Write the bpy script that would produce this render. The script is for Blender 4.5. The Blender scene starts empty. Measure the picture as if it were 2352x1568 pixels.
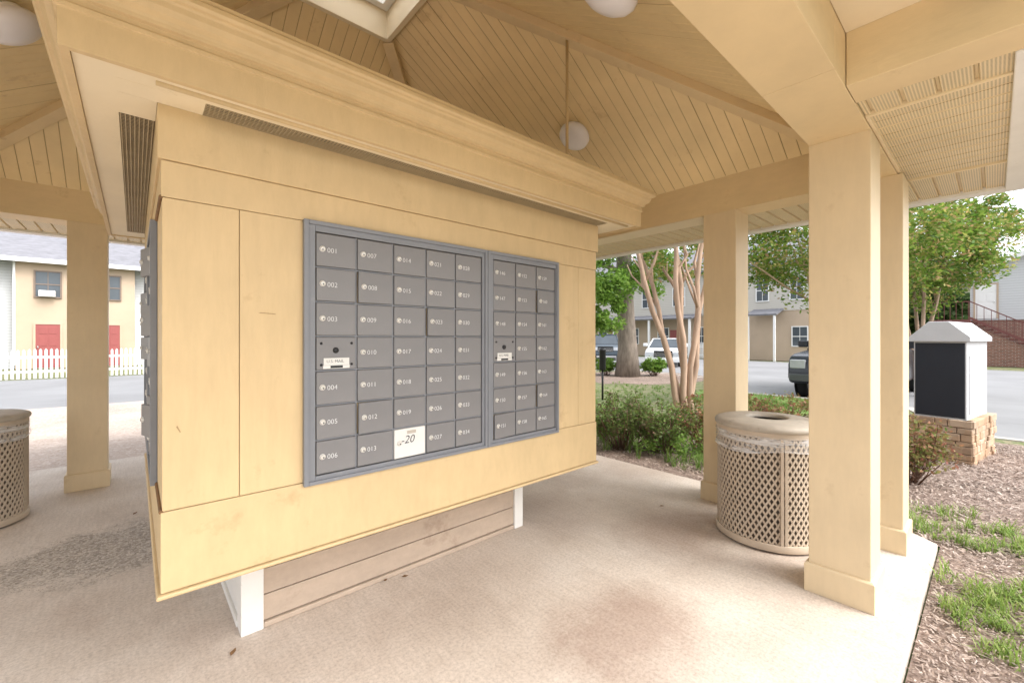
import bpy, bmesh, math, random
from mathutils import Vector, Matrix
random.seed(11)
S = bpy.context.scene
COL = S.collection
PI = math.pi
R = math.radians
TH = R(41.5)
FX, FY = math.sin(TH), math.cos(TH)
RX, RY = FY, -FX
EYE = 1.3
FOC = 979.0
def at(px, d):
    a = (px-1176)/FOC
    return (d*(FX+a*RX), d*(FY+a*RY))
def ground(px, py, z=0.0):
    d = (EYE-z)*FOC/(py-776.0)
    x, y = at(px, d)
    return Vector((x, y, z))

# ------------------------------------------------------------------ materials
def new_mat(name):
    m = bpy.data.materials.new(name); m.use_nodes = True
    nt = m.node_tree
    return m, nt, nt.nodes['Principled BSDF']
def mul(c, k): return (min(1, c[0]*k), min(1, c[1]*k), min(1, c[2]*k), 1)
def noise(nt, scale, detail=5, stretch=None, rough=.6):
    tc = nt.nodes.new('ShaderNodeTexCoord')
    mp = nt.nodes.new('ShaderNodeMapping')
    if stretch: mp.inputs['Scale'].default_value = stretch
    nt.links.new(tc.outputs['Object'], mp.inputs['Vector'])
    n = nt.nodes.new('ShaderNodeTexNoise')
    n.inputs['Scale'].default_value = scale; n.inputs['Detail'].default_value = detail
    n.inputs['Roughness'].default_value = rough
    nt.links.new(mp.outputs['Vector'], n.inputs['Vector'])
    return n
def ramp(nt, src, stops):
    r = nt.nodes.new('ShaderNodeValToRGB')
    e = r.color_ramp.elements
    while len(e) < len(stops): e.new(.5)
    for i, (p, c) in enumerate(stops):
        e[i].position = p; e[i].color = (c[0], c[1], c[2], 1)
    nt.links.new(src, r.inputs['Fac'])
    return r
def mixc(nt, fac, a, b, mode='MIX'):
    m = nt.nodes.new('ShaderNodeMixRGB'); m.blend_type = mode
    for s, v in ((0, fac), (1, a), (2, b)):
        if isinstance(v, (int, float)): m.inputs[s].default_value = v
        elif isinstance(v, tuple): m.inputs[s].default_value = (v[0], v[1], v[2], 1)
        else: nt.links.new(v, m.inputs[s])
    return m.outputs[0]
def mat(name, col, rough=.6, var=.1, scale=3., bump=.1, bscale=60., metallic=0., stretch=None, bstretch=None, spots=None, spot_thr=.68, spot_scale=9., spot_amt=.7, spec=.35, grain=0):
    m, nt, p = new_mat(name)
    n = noise(nt, scale, 6, stretch)
    r = ramp(nt, n.outputs['Fac'], [(.3, mul(col, 1-var)), (.7, mul(col, 1+var))])
    c = r.outputs['Color']
    if grain:
        g = noise(nt, 22, 6, bstretch, .7)
        gr = ramp(nt, g.outputs['Fac'], [(.3, (1-grain,)*3), (.65, (1, 1, 1))])
        c = mixc(nt, 1.0, c, gr.outputs['Color'], 'MULTIPLY')
    if spots:
        s = noise(nt, spot_scale, 8, None, .7)
        rr = ramp(nt, s.outputs['Fac'], [(spot_thr, (0, 0, 0)), (min(1, spot_thr+.08), (spot_amt,)*3)])
        c = mixc(nt, rr.outputs['Color'], c, spots)
    nt.links.new(c, p.inputs['Base Color'])
    p.inputs['Roughness'].default_value = rough
    p.inputs['Metallic'].default_value = metallic
    p.inputs['Specular IOR Level'].default_value = spec
    if bump:
        b = noise(nt, bscale, 4, bstretch)
        bn = nt.nodes.new('ShaderNodeBump'); bn.inputs['Strength'].default_value = bump; bn.inputs['Distance'].default_value = .01
        nt.links.new(b.outputs['Fac'], bn.inputs['Height'])
        nt.links.new(bn.outputs['Normal'], p.inputs['Normal'])
    return m
def leaf_mat(name, cols, trans=.35):
    m, nt, p = new_mat(name)
    g = nt.nodes.new('ShaderNodeNewGeometry')
    st = [(i/(max(1, len(cols)-1)), c) for i, c in enumerate(cols)]
    r = ramp(nt, g.outputs['Random Per Island'], st)
    nt.links.new(r.outputs['Color'], p.inputs['Base Color'])
    p.inputs['Roughness'].default_value = .55
    p.inputs['Specular IOR Level'].default_value = .3
    if trans:
        t = nt.nodes.new('ShaderNodeBsdfTranslucent'); nt.links.new(r.outputs['Color'], t.inputs['Color'])
        mx = nt.nodes.new('ShaderNodeMixShader'); mx.inputs[0].default_value = trans
        nt.links.new(p.outputs[0], mx.inputs[1]); nt.links.new(t.outputs[0], mx.inputs[2])
        nt.links.new(mx.outputs[0], nt.nodes['Material Output'].inputs['Surface'])
    return m

M = {}
M['tan'] = mat('tan_paint', (.615, .458, .252), .5, .07, 2.0, .18, 40, bstretch=(1, 1, .3), spots=(.34, .21, .10), spot_thr=.60, spot_scale=3.2, spot_amt=.30, grain=.08)
M['tan_panel'] = mat('tan_panel_paint', (.615, .458, .252), .48, .09, 1.4, .25, 30, bstretch=(1, 1, .15), spots=(.36, .22, .11), spot_thr=.595, spot_scale=3.4, spot_amt=.34, grain=.09)
M['beam'] = mat('tan_beam_paint', (.73, .57, .335), .5, .06, 2.0, .15, 30, bstretch=(.3, .3, 1), spots=(.42, .28, .14), spot_thr=.61, spot_scale=4, spot_amt=.3, grain=.06)
M['cream'] = mat('cream_paint', (.76, .65, .46), .5, .05, 2.5, .08, 40, spots=(.4, .28, .15), spot_thr=.65, spot_scale=6, spot_amt=.3)
M['ceil'] = mat('ceiling_paint', (.80, .63, .355), .5, .10, 1.6, .15, 40, spots=(.48, .31, .14), spot_thr=.605, spot_scale=5, spot_amt=.35)
M['ceil_gap'] = mat('board_groove', (.38, .26, .12), .8, .1)
M['col'] = mat('column_paint', (.72, .58, .38), .5, .06, 2, .12, 30, bstretch=(1, 1, .2), spots=(.44, .31, .17), spot_thr=.60, spot_scale=4, spot_amt=.25, grain=.06)
M['white'] = mat('white_paint', (.78, .76, .72), .5, .05, 4, .08, 50, spots=(.4, .33, .26), spot_thr=.62, spot_scale=8, spot_amt=.4)
M['trim'] = mat('white_trim', (.78, .78, .77), .5, .03, 4, 0)
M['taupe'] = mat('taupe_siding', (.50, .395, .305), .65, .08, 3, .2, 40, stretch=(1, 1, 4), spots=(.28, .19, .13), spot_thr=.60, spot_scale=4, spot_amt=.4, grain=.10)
M['lap_shade'] = mat('painted_lap_shade', (.10, .07, .05), .9, .1, 4, 0)  # dark colour that paints the shade line under each base lap
M['dark'] = mat('painted_hollow_shade', (.02, .018, .015), .9, .1, 4, 0)  # near-black colour painted in for the shade inside hollows
M['wire'] = mat('dull_wire', (.42, .33, .20), .5, .1, 10, 0)
M['brown'] = mat('worn_wood_end', (.20, .11, .05), .8, .2, 20, .2)
M['mgrey'] = mat('grey_mailbox_enamel', (.195, .190, .192), .40, .09, 4, .06, 180, spots=(.29, .285, .28), spot_thr=.62, spot_scale=10, spot_amt=.30, spec=.45)
M['mframe'] = mat('grey_frame_enamel', (.195, .203, .222), .40, .07, 5, .05, 120, spec=.45, spots=(.31, .31, .32), spot_thr=.62, spot_scale=12, spot_amt=.3)
M['mdark'] = mat('mailbox_gap', (.04, .04, .043), .7, .1, 5, 0)
M['mwhite'] = mat('white_enamel_door', (.68, .67, .64), .45, .05, 8, .04, 120)
M['silver'] = mat('nickel_lock', (.62, .60, .56), .35, .05, 30, 0, metallic=.25)
M['black'] = mat('black_plastic', (.015, .015, .016), .4, .1, 8, 0)
M['numw'] = mat('white_lettering', (.78, .78, .78), .5, .02, 8, 0)
M['ink'] = mat('black_ink', (.03, .03, .035), .6, .02, 8, 0)
M['canm'] = mat('taupe_can_coating', (.53, .44, .345), .5, .1, 6, .08, 80, spots=(.60, .55, .48), spot_thr=.62, spot_scale=12, spot_amt=.4)
M['canlid'] = mat('weathered_can_lid', (.44, .395, .335), .6, .18, 7, .15, 60, spots=(.20, .16, .12), spot_thr=.56, spot_scale=6, spot_amt=.5)
M['liner'] = mat('dark_can_liner', (.15, .115, .085), .6, .2, 5, 0)
M['globe'] = mat('white_glass_globe', (.78, .77, .80), .3, .03, 4, 0)
M['trunk'] = mat('bark', (.20, .165, .135), .9, .35, 6, .8, 14, stretch=(2, 2, .5), bstretch=(2, 2, .5))
M['myrtle'] = mat('smooth_tan_bark', (.43, .30, .215), .7, .32, 4, .3, 12, stretch=(2, 2, .4), bstretch=(2, 2, .4))
M['stem'] = mat('twig', (.16, .09, .06), .8, .2, 8, 0)
M['glass'] = mat('window_glass', (.06, .075, .09), .12, .2, 1, 0, spec=.6)
M['asphalt'] = mat('faded_asphalt', (.235, .237, .245), .85, .14, .4, .2, 50, spots=(.17, .17, .175), spot_thr=.58, spot_scale=.5, spot_amt=.5)
M['kerb'] = mat('kerb_concrete', (.44, .41, .37), .8, .1, 2, .1, 40)
M['shingle'] = mat('grey_shingles', (.20, .20, .22), .9, .2, 3, .4, 12, stretch=(1, 1, 4))
M['stucco'] = mat('tan_stucco', (.48, .375, .28), .85, .06, .8, .1, 40)
M['reddoor'] = mat('red_door_paint', (.30, .085, .08), .5, .05, 3, 0)
M['steel'] = mat('pale_sheet_metal', (.52, .53, .55), .45, .06, 3, 0)
M['navy'] = mat('dark_notice_panel', (.018, .022, .032), .45, .1, 3, 0)
M['railing'] = mat('maroon_railing', (.16, .055, .05), .6, .1, 4, 0)
M['tyre'] = mat('tyre_rubber', (.02, .02, .02), .8, .1, 8, 0)
M['chrome'] = mat('chrome', (.7, .7, .72), .2, .05, 8, 0, metallic=.9)
M['lampglass'] = mat('headlight_glass', (.50, .52, .55), .15, .05, 8, 0)
M['redlamp'] = mat('tail_light', (.35, .02, .02), .3, .05, 8, 0)
M['tanwood'] = mat('tan_screen_boards', (.40, .28, .17), .8, .15, 5, .2)
M['vinyl'] = mat('vinyl_soffit_plain', (.76, .62, .40), .5, .03, 3, .05, 60)
M['winframe'] = mat('brown_window_frame', (.20, .15, .12), .6, .1, 4, 0)

def siding_mat(name, col, pitch=.14):
    m, nt, p = new_mat(name)
    tc = nt.nodes.new('ShaderNodeTexCoord'); sx = nt.nodes.new('ShaderNodeSeparateXYZ')
    nt.links.new(tc.outputs['Object'], sx.inputs[0])
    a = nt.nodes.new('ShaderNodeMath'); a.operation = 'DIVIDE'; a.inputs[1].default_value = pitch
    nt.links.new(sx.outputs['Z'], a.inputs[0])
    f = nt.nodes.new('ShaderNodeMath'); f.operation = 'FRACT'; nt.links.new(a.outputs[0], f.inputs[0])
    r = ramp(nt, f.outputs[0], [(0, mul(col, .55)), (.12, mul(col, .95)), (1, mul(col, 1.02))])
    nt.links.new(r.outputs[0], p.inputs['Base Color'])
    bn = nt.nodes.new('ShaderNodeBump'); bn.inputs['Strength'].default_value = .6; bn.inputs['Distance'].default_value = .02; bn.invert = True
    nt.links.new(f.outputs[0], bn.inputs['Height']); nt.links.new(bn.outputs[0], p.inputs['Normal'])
    p.inputs['Roughness'].default_value = .7
    return m
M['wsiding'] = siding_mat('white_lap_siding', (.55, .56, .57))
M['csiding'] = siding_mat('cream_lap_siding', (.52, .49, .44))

def perf_mat(name, col):
    m, nt, p = new_mat(name)
    tc = nt.nodes.new('ShaderNodeTexCoord')
    v = nt.nodes.new('ShaderNodeTexVoronoi'); v.inputs['Scale'].default_value = 95; v.inputs['Randomness'].default_value = 0
    nt.links.new(tc.outputs['Object'], v.inputs['Vector'])
    r = ramp(nt, v.outputs['Distance'], [(.28, mul(col, .45)), (.36, col)])
    n = noise(nt, 3, 4)
    r2 = ramp(nt, n.outputs['Fac'], [(.3, (.88, .87, .85)), (.7, (1, 1, 1))])
    nt.links.new(mixc(nt, 1.0, r.outputs[0], r2.outputs[0], 'MULTIPLY'), p.inputs['Base Color'])
    p.inputs['Roughness'].default_value = .5
    return m
M['perf'] = perf_mat('perforated_vinyl', (.79, .65, .41))

def brick_mat(name, c1, c2, mortar, bw, bh, msize=.012, rough=.85):
    m, nt, p = new_mat(name)
    tc = nt.nodes.new('ShaderNodeTexCoord'); sx = nt.nodes.new('ShaderNodeSeparateXYZ'); nt.links.new(tc.outputs['Object'], sx.inputs[0])
    ad = nt.nodes.new('ShaderNodeMath'); ad.operation = 'ADD'; nt.links.new(sx.outputs['X'], ad.inputs[0]); nt.links.new(sx.outputs['Y'], ad.inputs[1])
    cb = nt.nodes.new('ShaderNodeCombineXYZ'); nt.links.new(ad.outputs[0], cb.inputs['X']); nt.links.new(sx.outputs['Z'], cb.inputs['Y'])
    b = nt.nodes.new('ShaderNodeTexBrick')
    b.inputs['Scale'].default_value = 1; b.inputs['Brick Width'].default_value = bw; b.inputs['Row Height'].default_value = bh; b.inputs['Mortar Size'].default_value = msize
    b.inputs['Color1'].default_value = (*c1, 1); b.inputs['Color2'].default_value = (*c2, 1); b.inputs['Mortar'].default_value = (*mortar, 1)
    nt.links.new(cb.outputs[0], b.inputs['Vector'])
    n = noise(nt, 14, 5)
    r2 = ramp(nt, n.outputs['Fac'], [(.3, (.65, .65, .65)), (.7, (1, 1, 1))])
    nt.links.new(mixc(nt, 1.0, b.outputs['Color'], r2.outputs[0], 'MULTIPLY'), p.inputs['Base Color'])
    p.inputs['Roughness'].default_value = rough
    return m
M['brick'] = brick_mat('red_brick', (.30, .12, .085), (.22, .085, .06), (.36, .29, .24), .22, .075)

def blob(nt, cx, cy, rx, ry, amt, nscale=4, e0=.7, e1=1.0):
    tc = nt.nodes.new('ShaderNodeTexCoord'); mp = nt.nodes.new('ShaderNodeMapping')
    mp.inputs['Location'].default_value = (-cx/rx, -cy/ry, 0); mp.inputs['Scale'].default_value = (1/rx, 1/ry, 0)
    nt.links.new(tc.outputs['Object'], mp.inputs['Vector'])
    ln = nt.nodes.new('ShaderNodeVectorMath'); ln.operation = 'LENGTH'; nt.links.new(mp.outputs[0], ln.inputs[0])
    en = noise(nt, nscale, 8, None, .75)
    ad = nt.nodes.new('ShaderNodeMath'); ad.operation = 'ADD'; nt.links.new(ln.outputs['Value'], ad.inputs[0])
    sc = nt.nodes.new('ShaderNodeMath'); sc.operation = 'MULTIPLY_ADD'; sc.inputs[1].default_value = 1.6; sc.inputs[2].default_value = -.8
    nt.links.new(en.outputs['Fac'], sc.inputs[0]); nt.links.new(sc.outputs[0], ad.inputs[1])
    return ramp(nt, ad.outputs[0], [(e0, (amt,)*3), (e1, (0, 0, 0))]).outputs[0]
def concrete_mat():
    m, nt, p = new_mat('stained_concrete')
    c1 = noise(nt, 1.0, 9, None, .68)
    base = ramp(nt, c1.outputs['Fac'], [(.30, (.53, .445, .375)), (.5, (.65, .57, .495)), (.70, (.73, .665, .60))])
    s1 = noise(nt, .62, 7, (1, 1, 1), .68)
    sm = ramp(nt, s1.outputs['Fac'], [(.52, (0, 0, 0)), (.66, (.45,)*3)])
    c = mixc(nt, sm.outputs[0], base.outputs[0], (.42, .315, .25))
    for bl in ((1.62, 1.08, .50, .34, .58), (2.75, 1.42, .60, .42, .48), (2.3, 2.2, .5, .5, .30), (3.1, .95, .5, .5, .42)):
        c = mixc(nt, blob(nt, *bl, 3.0, .35, 1.05), c, (.34, .23, .175))
    f = noise(nt, 70, 6, None, .78)
    fr = ramp(nt, f.outputs['Fac'], [(.32, (.68, .67, .66)), (.56, (1, 1, 1))])
    c = mixc(nt, 1.0, c, fr.outputs[0], 'MULTIPLY')
    br = noise(nt, 9, 6, (6, .5, 1), .7)
    brr = ramp(nt, br.outputs['Fac'], [(.35, (.90, .89, .88)), (.6, (1, 1, 1))])
    c = mixc(nt, 1.0, c, brr.outputs[0], 'MULTIPLY')
    d = noise(nt, 8, 9, None, .8)
    dr = ramp(nt, d.outputs['Fac'], [(.59, (0, 0, 0)), (.70, (.5,)*3)])
    c = mixc(nt, dr.outputs[0], c, (.34, .255, .20))
    tc = nt.nodes.new('ShaderNodeTexCoord')
    vo = nt.nodes.new('ShaderNodeTexVoronoi'); vo.inputs['Scale'].default_value = 85; nt.links.new(tc.outputs['Object'], vo.inputs['Vector'])
    sp = nt.nodes.new('ShaderNodeSeparateColor'); nt.links.new(vo.outputs['Color'], sp.inputs[0])
    gr = ramp(nt, sp.outputs[0], [(0, (.22, .185, .15)), (.5, (.38, .33, .28)), (1, (.58, .52, .45))])
    c = mixc(nt, blob(nt, -.02, 3.62, .68, .46, .92, 4, .74, 1.0), c, gr.outputs[0])
    nt.links.new(c, p.inputs['Base Color'])
    p.inputs['Roughness'].default_value = .72
    bn = nt.nodes.new('ShaderNodeBump'); bn.inputs['Strength'].default_value = .35; bn.inputs['Distance'].default_value = .006
    nt.links.new(f.outputs['Fac'], bn.inputs['Height']); nt.links.new(bn.outputs[0], p.inputs['Normal'])
    return m
M['concrete'] = concrete_mat()
def speckle_mat(name, cols, scale, big=.8, bump=.6):
    m, nt, p = new_mat(name)
    tc = nt.nodes.new('ShaderNodeTexCoord')
    v = nt.nodes.new('ShaderNodeTexVoronoi'); v.inputs['Scale'].default_value = scale
    nt.links.new(tc.outputs['Object'], v.inputs['Vector'])
    sp = nt.nodes.new('ShaderNodeSeparateColor'); nt.links.new(v.outputs['Color'], sp.inputs[0])
    r = ramp(nt, sp.outputs[0], [(i/(len(cols)-1), c) for i, c in enumerate(cols)])
    n = noise(nt, big, 5); r2 = ramp(nt, n.outputs['Fac'], [(.3, (.72,)*3), (.7, (1.1,)*3)])
    nt.links.new(mixc(nt, 1.0, r.outputs[0], r2.outputs[0], 'MULTIPLY'), p.inputs['Base Color'])
    p.inputs['Roughness'].default_value = .9
    bn = nt.nodes.new('ShaderNodeBump'); bn.inputs['Strength'].default_value = bump; bn.inputs['Distance'].default_value = .01
    nt.links.new(v.outputs['Distance'], bn.inputs['Height']); nt.links.new(bn.outputs[0], p.inputs['Normal'])
    return m
M['aggregate'] = speckle_mat('exposed_aggregate', [(.40, .31, .255), (.54, .44, .375), (.47, .375, .315), (.62, .54, .48)], 45)
M['mulchbed'] = speckle_mat('mulch_floor', [(.15, .105, .08), (.30, .22, .18), (.21, .15, .12), (.43, .34, .285)], 60)
M['lawn'] = speckle_mat('patchy_lawn', [(.08, .12, .03), (.14, .17, .055), (.27, .225, .14), (.11, .16, .045)], 14, .25)
M['green'] = speckle_mat('green_lawn', [(.11, .20, .035), (.17, .28, .05), (.22, .33, .08), (.14, .24, .045)], 20, .6)
M['stone'] = speckle_mat('stacked_stone', [(.40, .25, .15), (.52, .36, .23), (.34, .23, .15), (.56, .43, .31)], 9, 2)

# ------------------------------------------------------------------ mesh building
ORIG = {}
class MB:
    def __init__(s): s.v = []; s.f = []; s.m = []
    def add(s, vs, fs, mi=0, T=None):
        o = len(s.v)
        for v in vs:
            v = Vector(v)
            s.v.append(T @ v if T else v)
        for f in fs: s.f.append(tuple(o+i for i in f)); s.m.append(mi)
    def box(s, x0, x1, y0, y1, z0, z1, mi=0, T=None):
        s.add([(x0,y0,z0),(x1,y0,z0),(x1,y1,z0),(x0,y1,z0),(x0,y0,z1),(x1,y0,z1),(x1,y1,z1),(x0,y1,z1)],
              [(0,3,2,1),(4,5,6,7),(0,1,5,4),(1,2,6,5),(2,3,7,6),(3,0,4,7)], mi, T)
        return s
    def prism(s, poly, axis, a0, a1, mi=0, T=None):
        n = len(poly)
        def P(u, w, a): return {'x': (a,u,w), 'y': (u,a,w), 'z': (u,w,a)}[axis]
        vs = [P(u,w,a0) for u,w in poly]+[P(u,w,a1) for u,w in poly]
        fs = [tuple(range(n))[::-1], tuple(range(n,2*n))]+[(i,(i+1)%n,n+(i+1)%n,n+i) for i in range(n)]
        s.add(vs, fs, mi, T); return s
    def tube(s, pts, rad, n=8, mi=0, T=None):
        pts = [Vector(p) for p in pts]
        if not isinstance(rad, (list, tuple)): rad = [rad]*len(pts)
        vs = []
        for i, p in enumerate(pts):
            t = (pts[min(i+1, len(pts)-1)]-pts[max(i-1, 0)]).normalized()
            a = Vector((0,0,1)) if abs(t.z) < .9 else Vector((1,0,0))
            u = t.cross(a).normalized(); w = t.cross(u)
            for k in range(n):
                an = 2*PI*k/n
                vs.append(p+(u*math.cos(an)+w*math.sin(an))*rad[i])
        fs = []
        for i in range(len(pts)-1):
            for k in range(n):
                fs.append((i*n+k, i*n+(k+1)%n, (i+1)*n+(k+1)%n, (i+1)*n+k))
        fs.append(tuple(range(n))); fs.append(tuple(range((len(pts)-1)*n, len(pts)*n))[::-1])
        s.add(vs, fs, mi, T); return s
    def lathe(s, prof, n=24, mi=0, T=None, closed=False):
        vs = []; m = len(prof)
        for k in range(n):
            a = 2*PI*k/n
            for r, z in prof: vs.append((r*math.cos(a), r*math.sin(a), z))
        fs = []
        for k in range(n):
            k2 = (k+1) % n
            for i in range(m if closed else m-1):
                j = (i+1) % m
                fs.append((k*m+i, k2*m+i, k2*m+j, k*m+j))
        s.add(vs, fs, mi, T); return s
    def ring(s, prof, x0, x1, y0, y1, mi=0):
        vs = []; m = len(prof)
        for cx, cy, sx, sy in ((x0,y0,-1,-1),(x1,y0,1,-1),(x1,y1,1,1),(x0,y1,-1,1)):
            for o, z in prof: vs.append((cx+sx*o, cy+sy*o, z))
        fs = []
        for k in range(4):
            k2 = (k+1) % 4
            for i in range(m):
                j = (i+1) % m
                fs.append((k*m+i, k2*m+i, k2*m+j, k*m+j))
        s.add(vs, fs, mi); return s
    def beam(s, p0, p1, w, h, mi=0):
        p0 = Vector(p0); p1 = Vector(p1); t = (p1-p0).normalized()
        u = t.cross(Vector((0,0,1))).normalized()*w/2
        n = t.cross(u).normalized(); 
        if n.z > 0: n = -n
        n *= h
        vs = [p0-u, p0+u, p0+u+n, p0-u+n, p1-u, p1+u, p1+u+n, p1-u+n]
        s.add(vs, [(0,1,2,3),(4,7,6,5),(0,4,5,1),(1,5,6,2),(2,6,7,3),(3,7,4,0)], mi); return s
    def build(s, name, mats, parent=None, bevel=0, smooth=False, local=False, recalc=True, loc=None):
        me = bpy.data.meshes.new(name)
        off = Vector((0,0,0))
        if parent is not None and not local: off = ORIG.get(parent, off)
        if loc is not None: off = off+Vector(loc) if local else Vector(loc)
        me.from_pydata([tuple(v-off) for v in s.v], [], s.f)
        if not isinstance(mats, (list, tuple)): mats = [mats]
        for m in mats: me.materials.append(m)
        for p, mi in zip(me.polygons, s.m):
            p.material_index = mi; p.use_smooth = smooth
        if recalc:
            bm = bmesh.new(); bm.from_mesh(me)
            bmesh.ops.recalc_face_normals(bm, faces=bm.faces); bm.to_mesh(me); bm.free()
        me.update()
        o = bpy.data.objects.new(name, me); COL.objects.link(o)
        if parent is not None: o.parent = parent; ORIG[o] = ORIG.get(parent, Vector((0,0,0)))
        elif loc is not None: o.location = loc
        if bevel:
            b = o.modifiers.new('bevel', 'BEVEL'); b.width = bevel; b.segments = 2; b.limit_method = 'ANGLE'; b.angle_limit = R(40)
        return o
def thing(name, label, cat, loc=(0,0,0), rot=(0,0,0), group=None):
    o = bpy.data.objects.new(name, None); COL.objects.link(o); o.empty_display_size = .1
    o.location = loc; o.rotation_euler = rot; o['label'] = label; o['category'] = cat
    if group: o['group'] = group
    ORIG[o] = Vector(loc)
    return o
def tag(o, label, cat, group=None, kind=None):
    o['label'] = label; o['category'] = cat
    if group: o['group'] = group
    if kind: o['kind'] = kind
    return o
def struct(o, label, cat): return tag(o, label, cat, None, 'structure')
def copy_tree(o, parent=None):
    c = o.copy(); COL.objects.link(c)
    if parent is not None: c.parent = parent
    for ch in list(o.children): copy_tree(ch, c)
    return c

# ------------------------------------------------------------------ lettering (all converted in one go)
strings = {}
texts = ['%03d' % i for i in range(1, 35)]+['%d' % i for i in range(146, 166)]
spec = [(t, .0275) for t in texts]+[('U.S. MAIL', .017), ('-20', .05)]
tmp = []
for t, sz in spec:
    cu = bpy.data.curves.new('lettering', 'FONT'); cu.body = t; cu.size = sz; cu.extrude = .0005; cu.resolution_u = 3
    cu.offset = -.00035 if sz < .02 else -.0005
    if t == '-20': cu.shear = .25
    ob = bpy.data.objects.new('lettering', cu); COL.objects.link(ob); tmp.append((t, ob))
bpy.context.view_layer.update()
dg = bpy.context.evaluated_depsgraph_get()
for t, ob in tmp:
    me = bpy.data.meshes.new_from_object(ob.evaluated_get(dg)); me.name = 'number'
    me.transform(Matrix.Rotation(PI/2, 4, 'X')); me.materials.clear()
    me.materials.append(M['ink'] if t in ('U.S. MAIL', '-20') else M['numw'])
    strings[t] = me
for t, ob in tmp: bpy.data.objects.remove(ob)
def letter(t, parent, loc, name='number'):
    o = bpy.data.objects.new(name, strings[t]); COL.objects.link(o); o.parent = parent; o.location = loc
    return o

# ------------------------------------------------------------------ mailbox units
DW, DH = .1625, .1358
def door_mesh(w, h, mt):
    return MB().box(-w, 0, -.009, .004, -h/2, h/2).build('door', mt, bevel=.0022)
def simple(name, mb, mt, parent, loc, bevel=0, smooth=False):
    o = mb.build(name, mt, parent, bevel, smooth, local=True); o.location = loc; return o
lock_me = None
def lock_obj(parent, loc):
    global lock_me
    if lock_me is None:
        b = MB(); T = Matrix.Rotation(PI/2, 4, 'X')
        b.lathe([(.0001, .0075), (.0072, .0075), (.0085, .0062), (.0095, .003), (.0115, .002), (.0115, 0)], 18, 0, T)
        b.box(-.0012, .0012, -.0083, -.007, -.006, .001, 1)
        b.box(.0005, .0042, -.0081, -.007, -.005, -.002, 1)
        o = b.build('lock', [M['silver'], M['black']]); lock_me = o.data; bpy.data.objects.remove(o)
    o = bpy.data.objects.new('lock', lock_me); COL.objects.link(o); o.parent = parent; o.location = loc
    o.rotation_euler = (0, random.uniform(-.5, .5), 0)
    return o
def mail_unit(label, loc, rotz, cols, numbers, ajar, white=None):
    W = .039+.027+DW*cols if cols == 5 else .035+.02+DW*.985*cols
    H = 1.013
    x0 = .039 if cols == 5 else .036
    dw = DW if cols == 5 else .1603
    z0 = .0265; zt = z0+7*DH
    t = thing('mailbox_unit', label, 'mailboxes', loc, (0, 0, rotz))
    xr = x0+cols*dw
    fr = MB()
    fr.box(0, x0, -.014, .03, 0, H); fr.box(xr, W, -.014, .03, 0, H)
    fr.box(x0, xr, -.014, .03, 0, z0); fr.box(x0, xr, -.014, .03, zt, H)
    fr.box(-.004, .014, -.022, .0, -.004, H+.004); fr.box(W-.012, W+.004, -.022, 0, -.004, H+.004)
    fr.box(.014, W-.012, -.022, -.001, -.004, .010); fr.box(.014, W-.012, -.022, -.001, H-.012, H+.004)
    fr.build('frame', M['mframe'], t, .0018, local=True)
    MB().box(x0-.002, xr+.002, .012, .02, z0-.002, zt+.002).build('back_plate', M['mdark'], t, local=True)
    mu = MB()
    for c in range(1, cols): mu.box(x0+c*dw-.0035, x0+c*dw+.0035, -.003, .014, z0, zt)
    for r in range(1, 7): mu.box(x0, xr, -.0035, .0125, z0+r*DH-.003, z0+r*DH+.003)
    mu.build('divider', M['mframe'], t, .0008, local=True)
    proto = None; k = 0
    for c in range(cols):
        for r in range(7):
            mailp = (c == 0 and r == 3)
            num = None
            if not mailp:
                num = numbers[k] if numbers else None
                k += 1
            w = dw-.009; h = DH-.0085
            mt = M['mwhite'] if (white and num == white) else M['mgrey']
            if proto is None or mt is not M['mgrey']:
                d = door_mesh(w, h, mt); d.parent = t
                if mt is M['mgrey']: proto = d
            else:
                d = proto.copy(); COL.objects.link(d); d.parent = t
            d.location = (x0+(c+1)*dw-.0045, 0, z0+(6.5-r)*DH)
            key = num if num else (c, r)
            if key in ajar: d.rotation_euler = (0, 0, ajar[key]); d['label'] = 'small door standing slightly proud of the bank'
            else: d.rotation_euler = (random.uniform(-.006, .006), 0, random.uniform(0, .012))
            if mailp:
                d['label'] = 'carrier access door with a U.S. MAIL label'
                if numbers:
                    for sx in (-w+.018, -.016):
                        for sz in (.04, -.045):
                            b = MB().lathe([(.0001, .004), (.004, .004), (.0055, 0)], 10, 0, Matrix.Rotation(PI/2, 4, 'X'))
                            simple('bolt', b, M['black'], d, (sx, -.009, sz), 0, True)
                    b = MB().lathe([(.0001, .007), (.009, .007), (.011, .004), (.012, 0)], 16, 0, Matrix.Rotation(PI/2, 4, 'X'))
                    simple('lock', b, M['black'], d, (-w*.52, -.009, .012), 0, True)
                    b = MB().box(-.05, .05, -.0025, 0, -.0125, .0155); b.box(-.052, .052, -.0015, 0, -.026, -.0135)
                    simple('label_plate', b, M['mwhite'], d, (-w*.5, -.009, -.034))
                    b = MB().box(-.024, .024, -.0030, -.0005, -.024, -.015)
                    simple('approval_strip', b, M['black'], d, (-w*.5, -.009, -.034))
                    letter('U.S. MAIL', d, (-w*.5-.040, -.0125, -.037), 'lettering')
                else: lock_obj(d, (-w*.5, -.009, 0))
                continue
            lock_obj(d, (-w+.0225, -.009, .003))
            if num:
                if white and num == white:
                    d['label'] = 'white replacement door marked 20 by hand'
                    letter('-20', d, (-w+.030, -.0098, -.002), 'number')
                    simple('label_plate', MB().box(-.022, .022, -.0015, 0, -.007, .007), M['canlid'], d, (-w*.46, -.009, .046))
                else: letter(num, d, (-w+.040, -.0094, -.0085), 'number')
    return t
KY = 1.755
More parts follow.
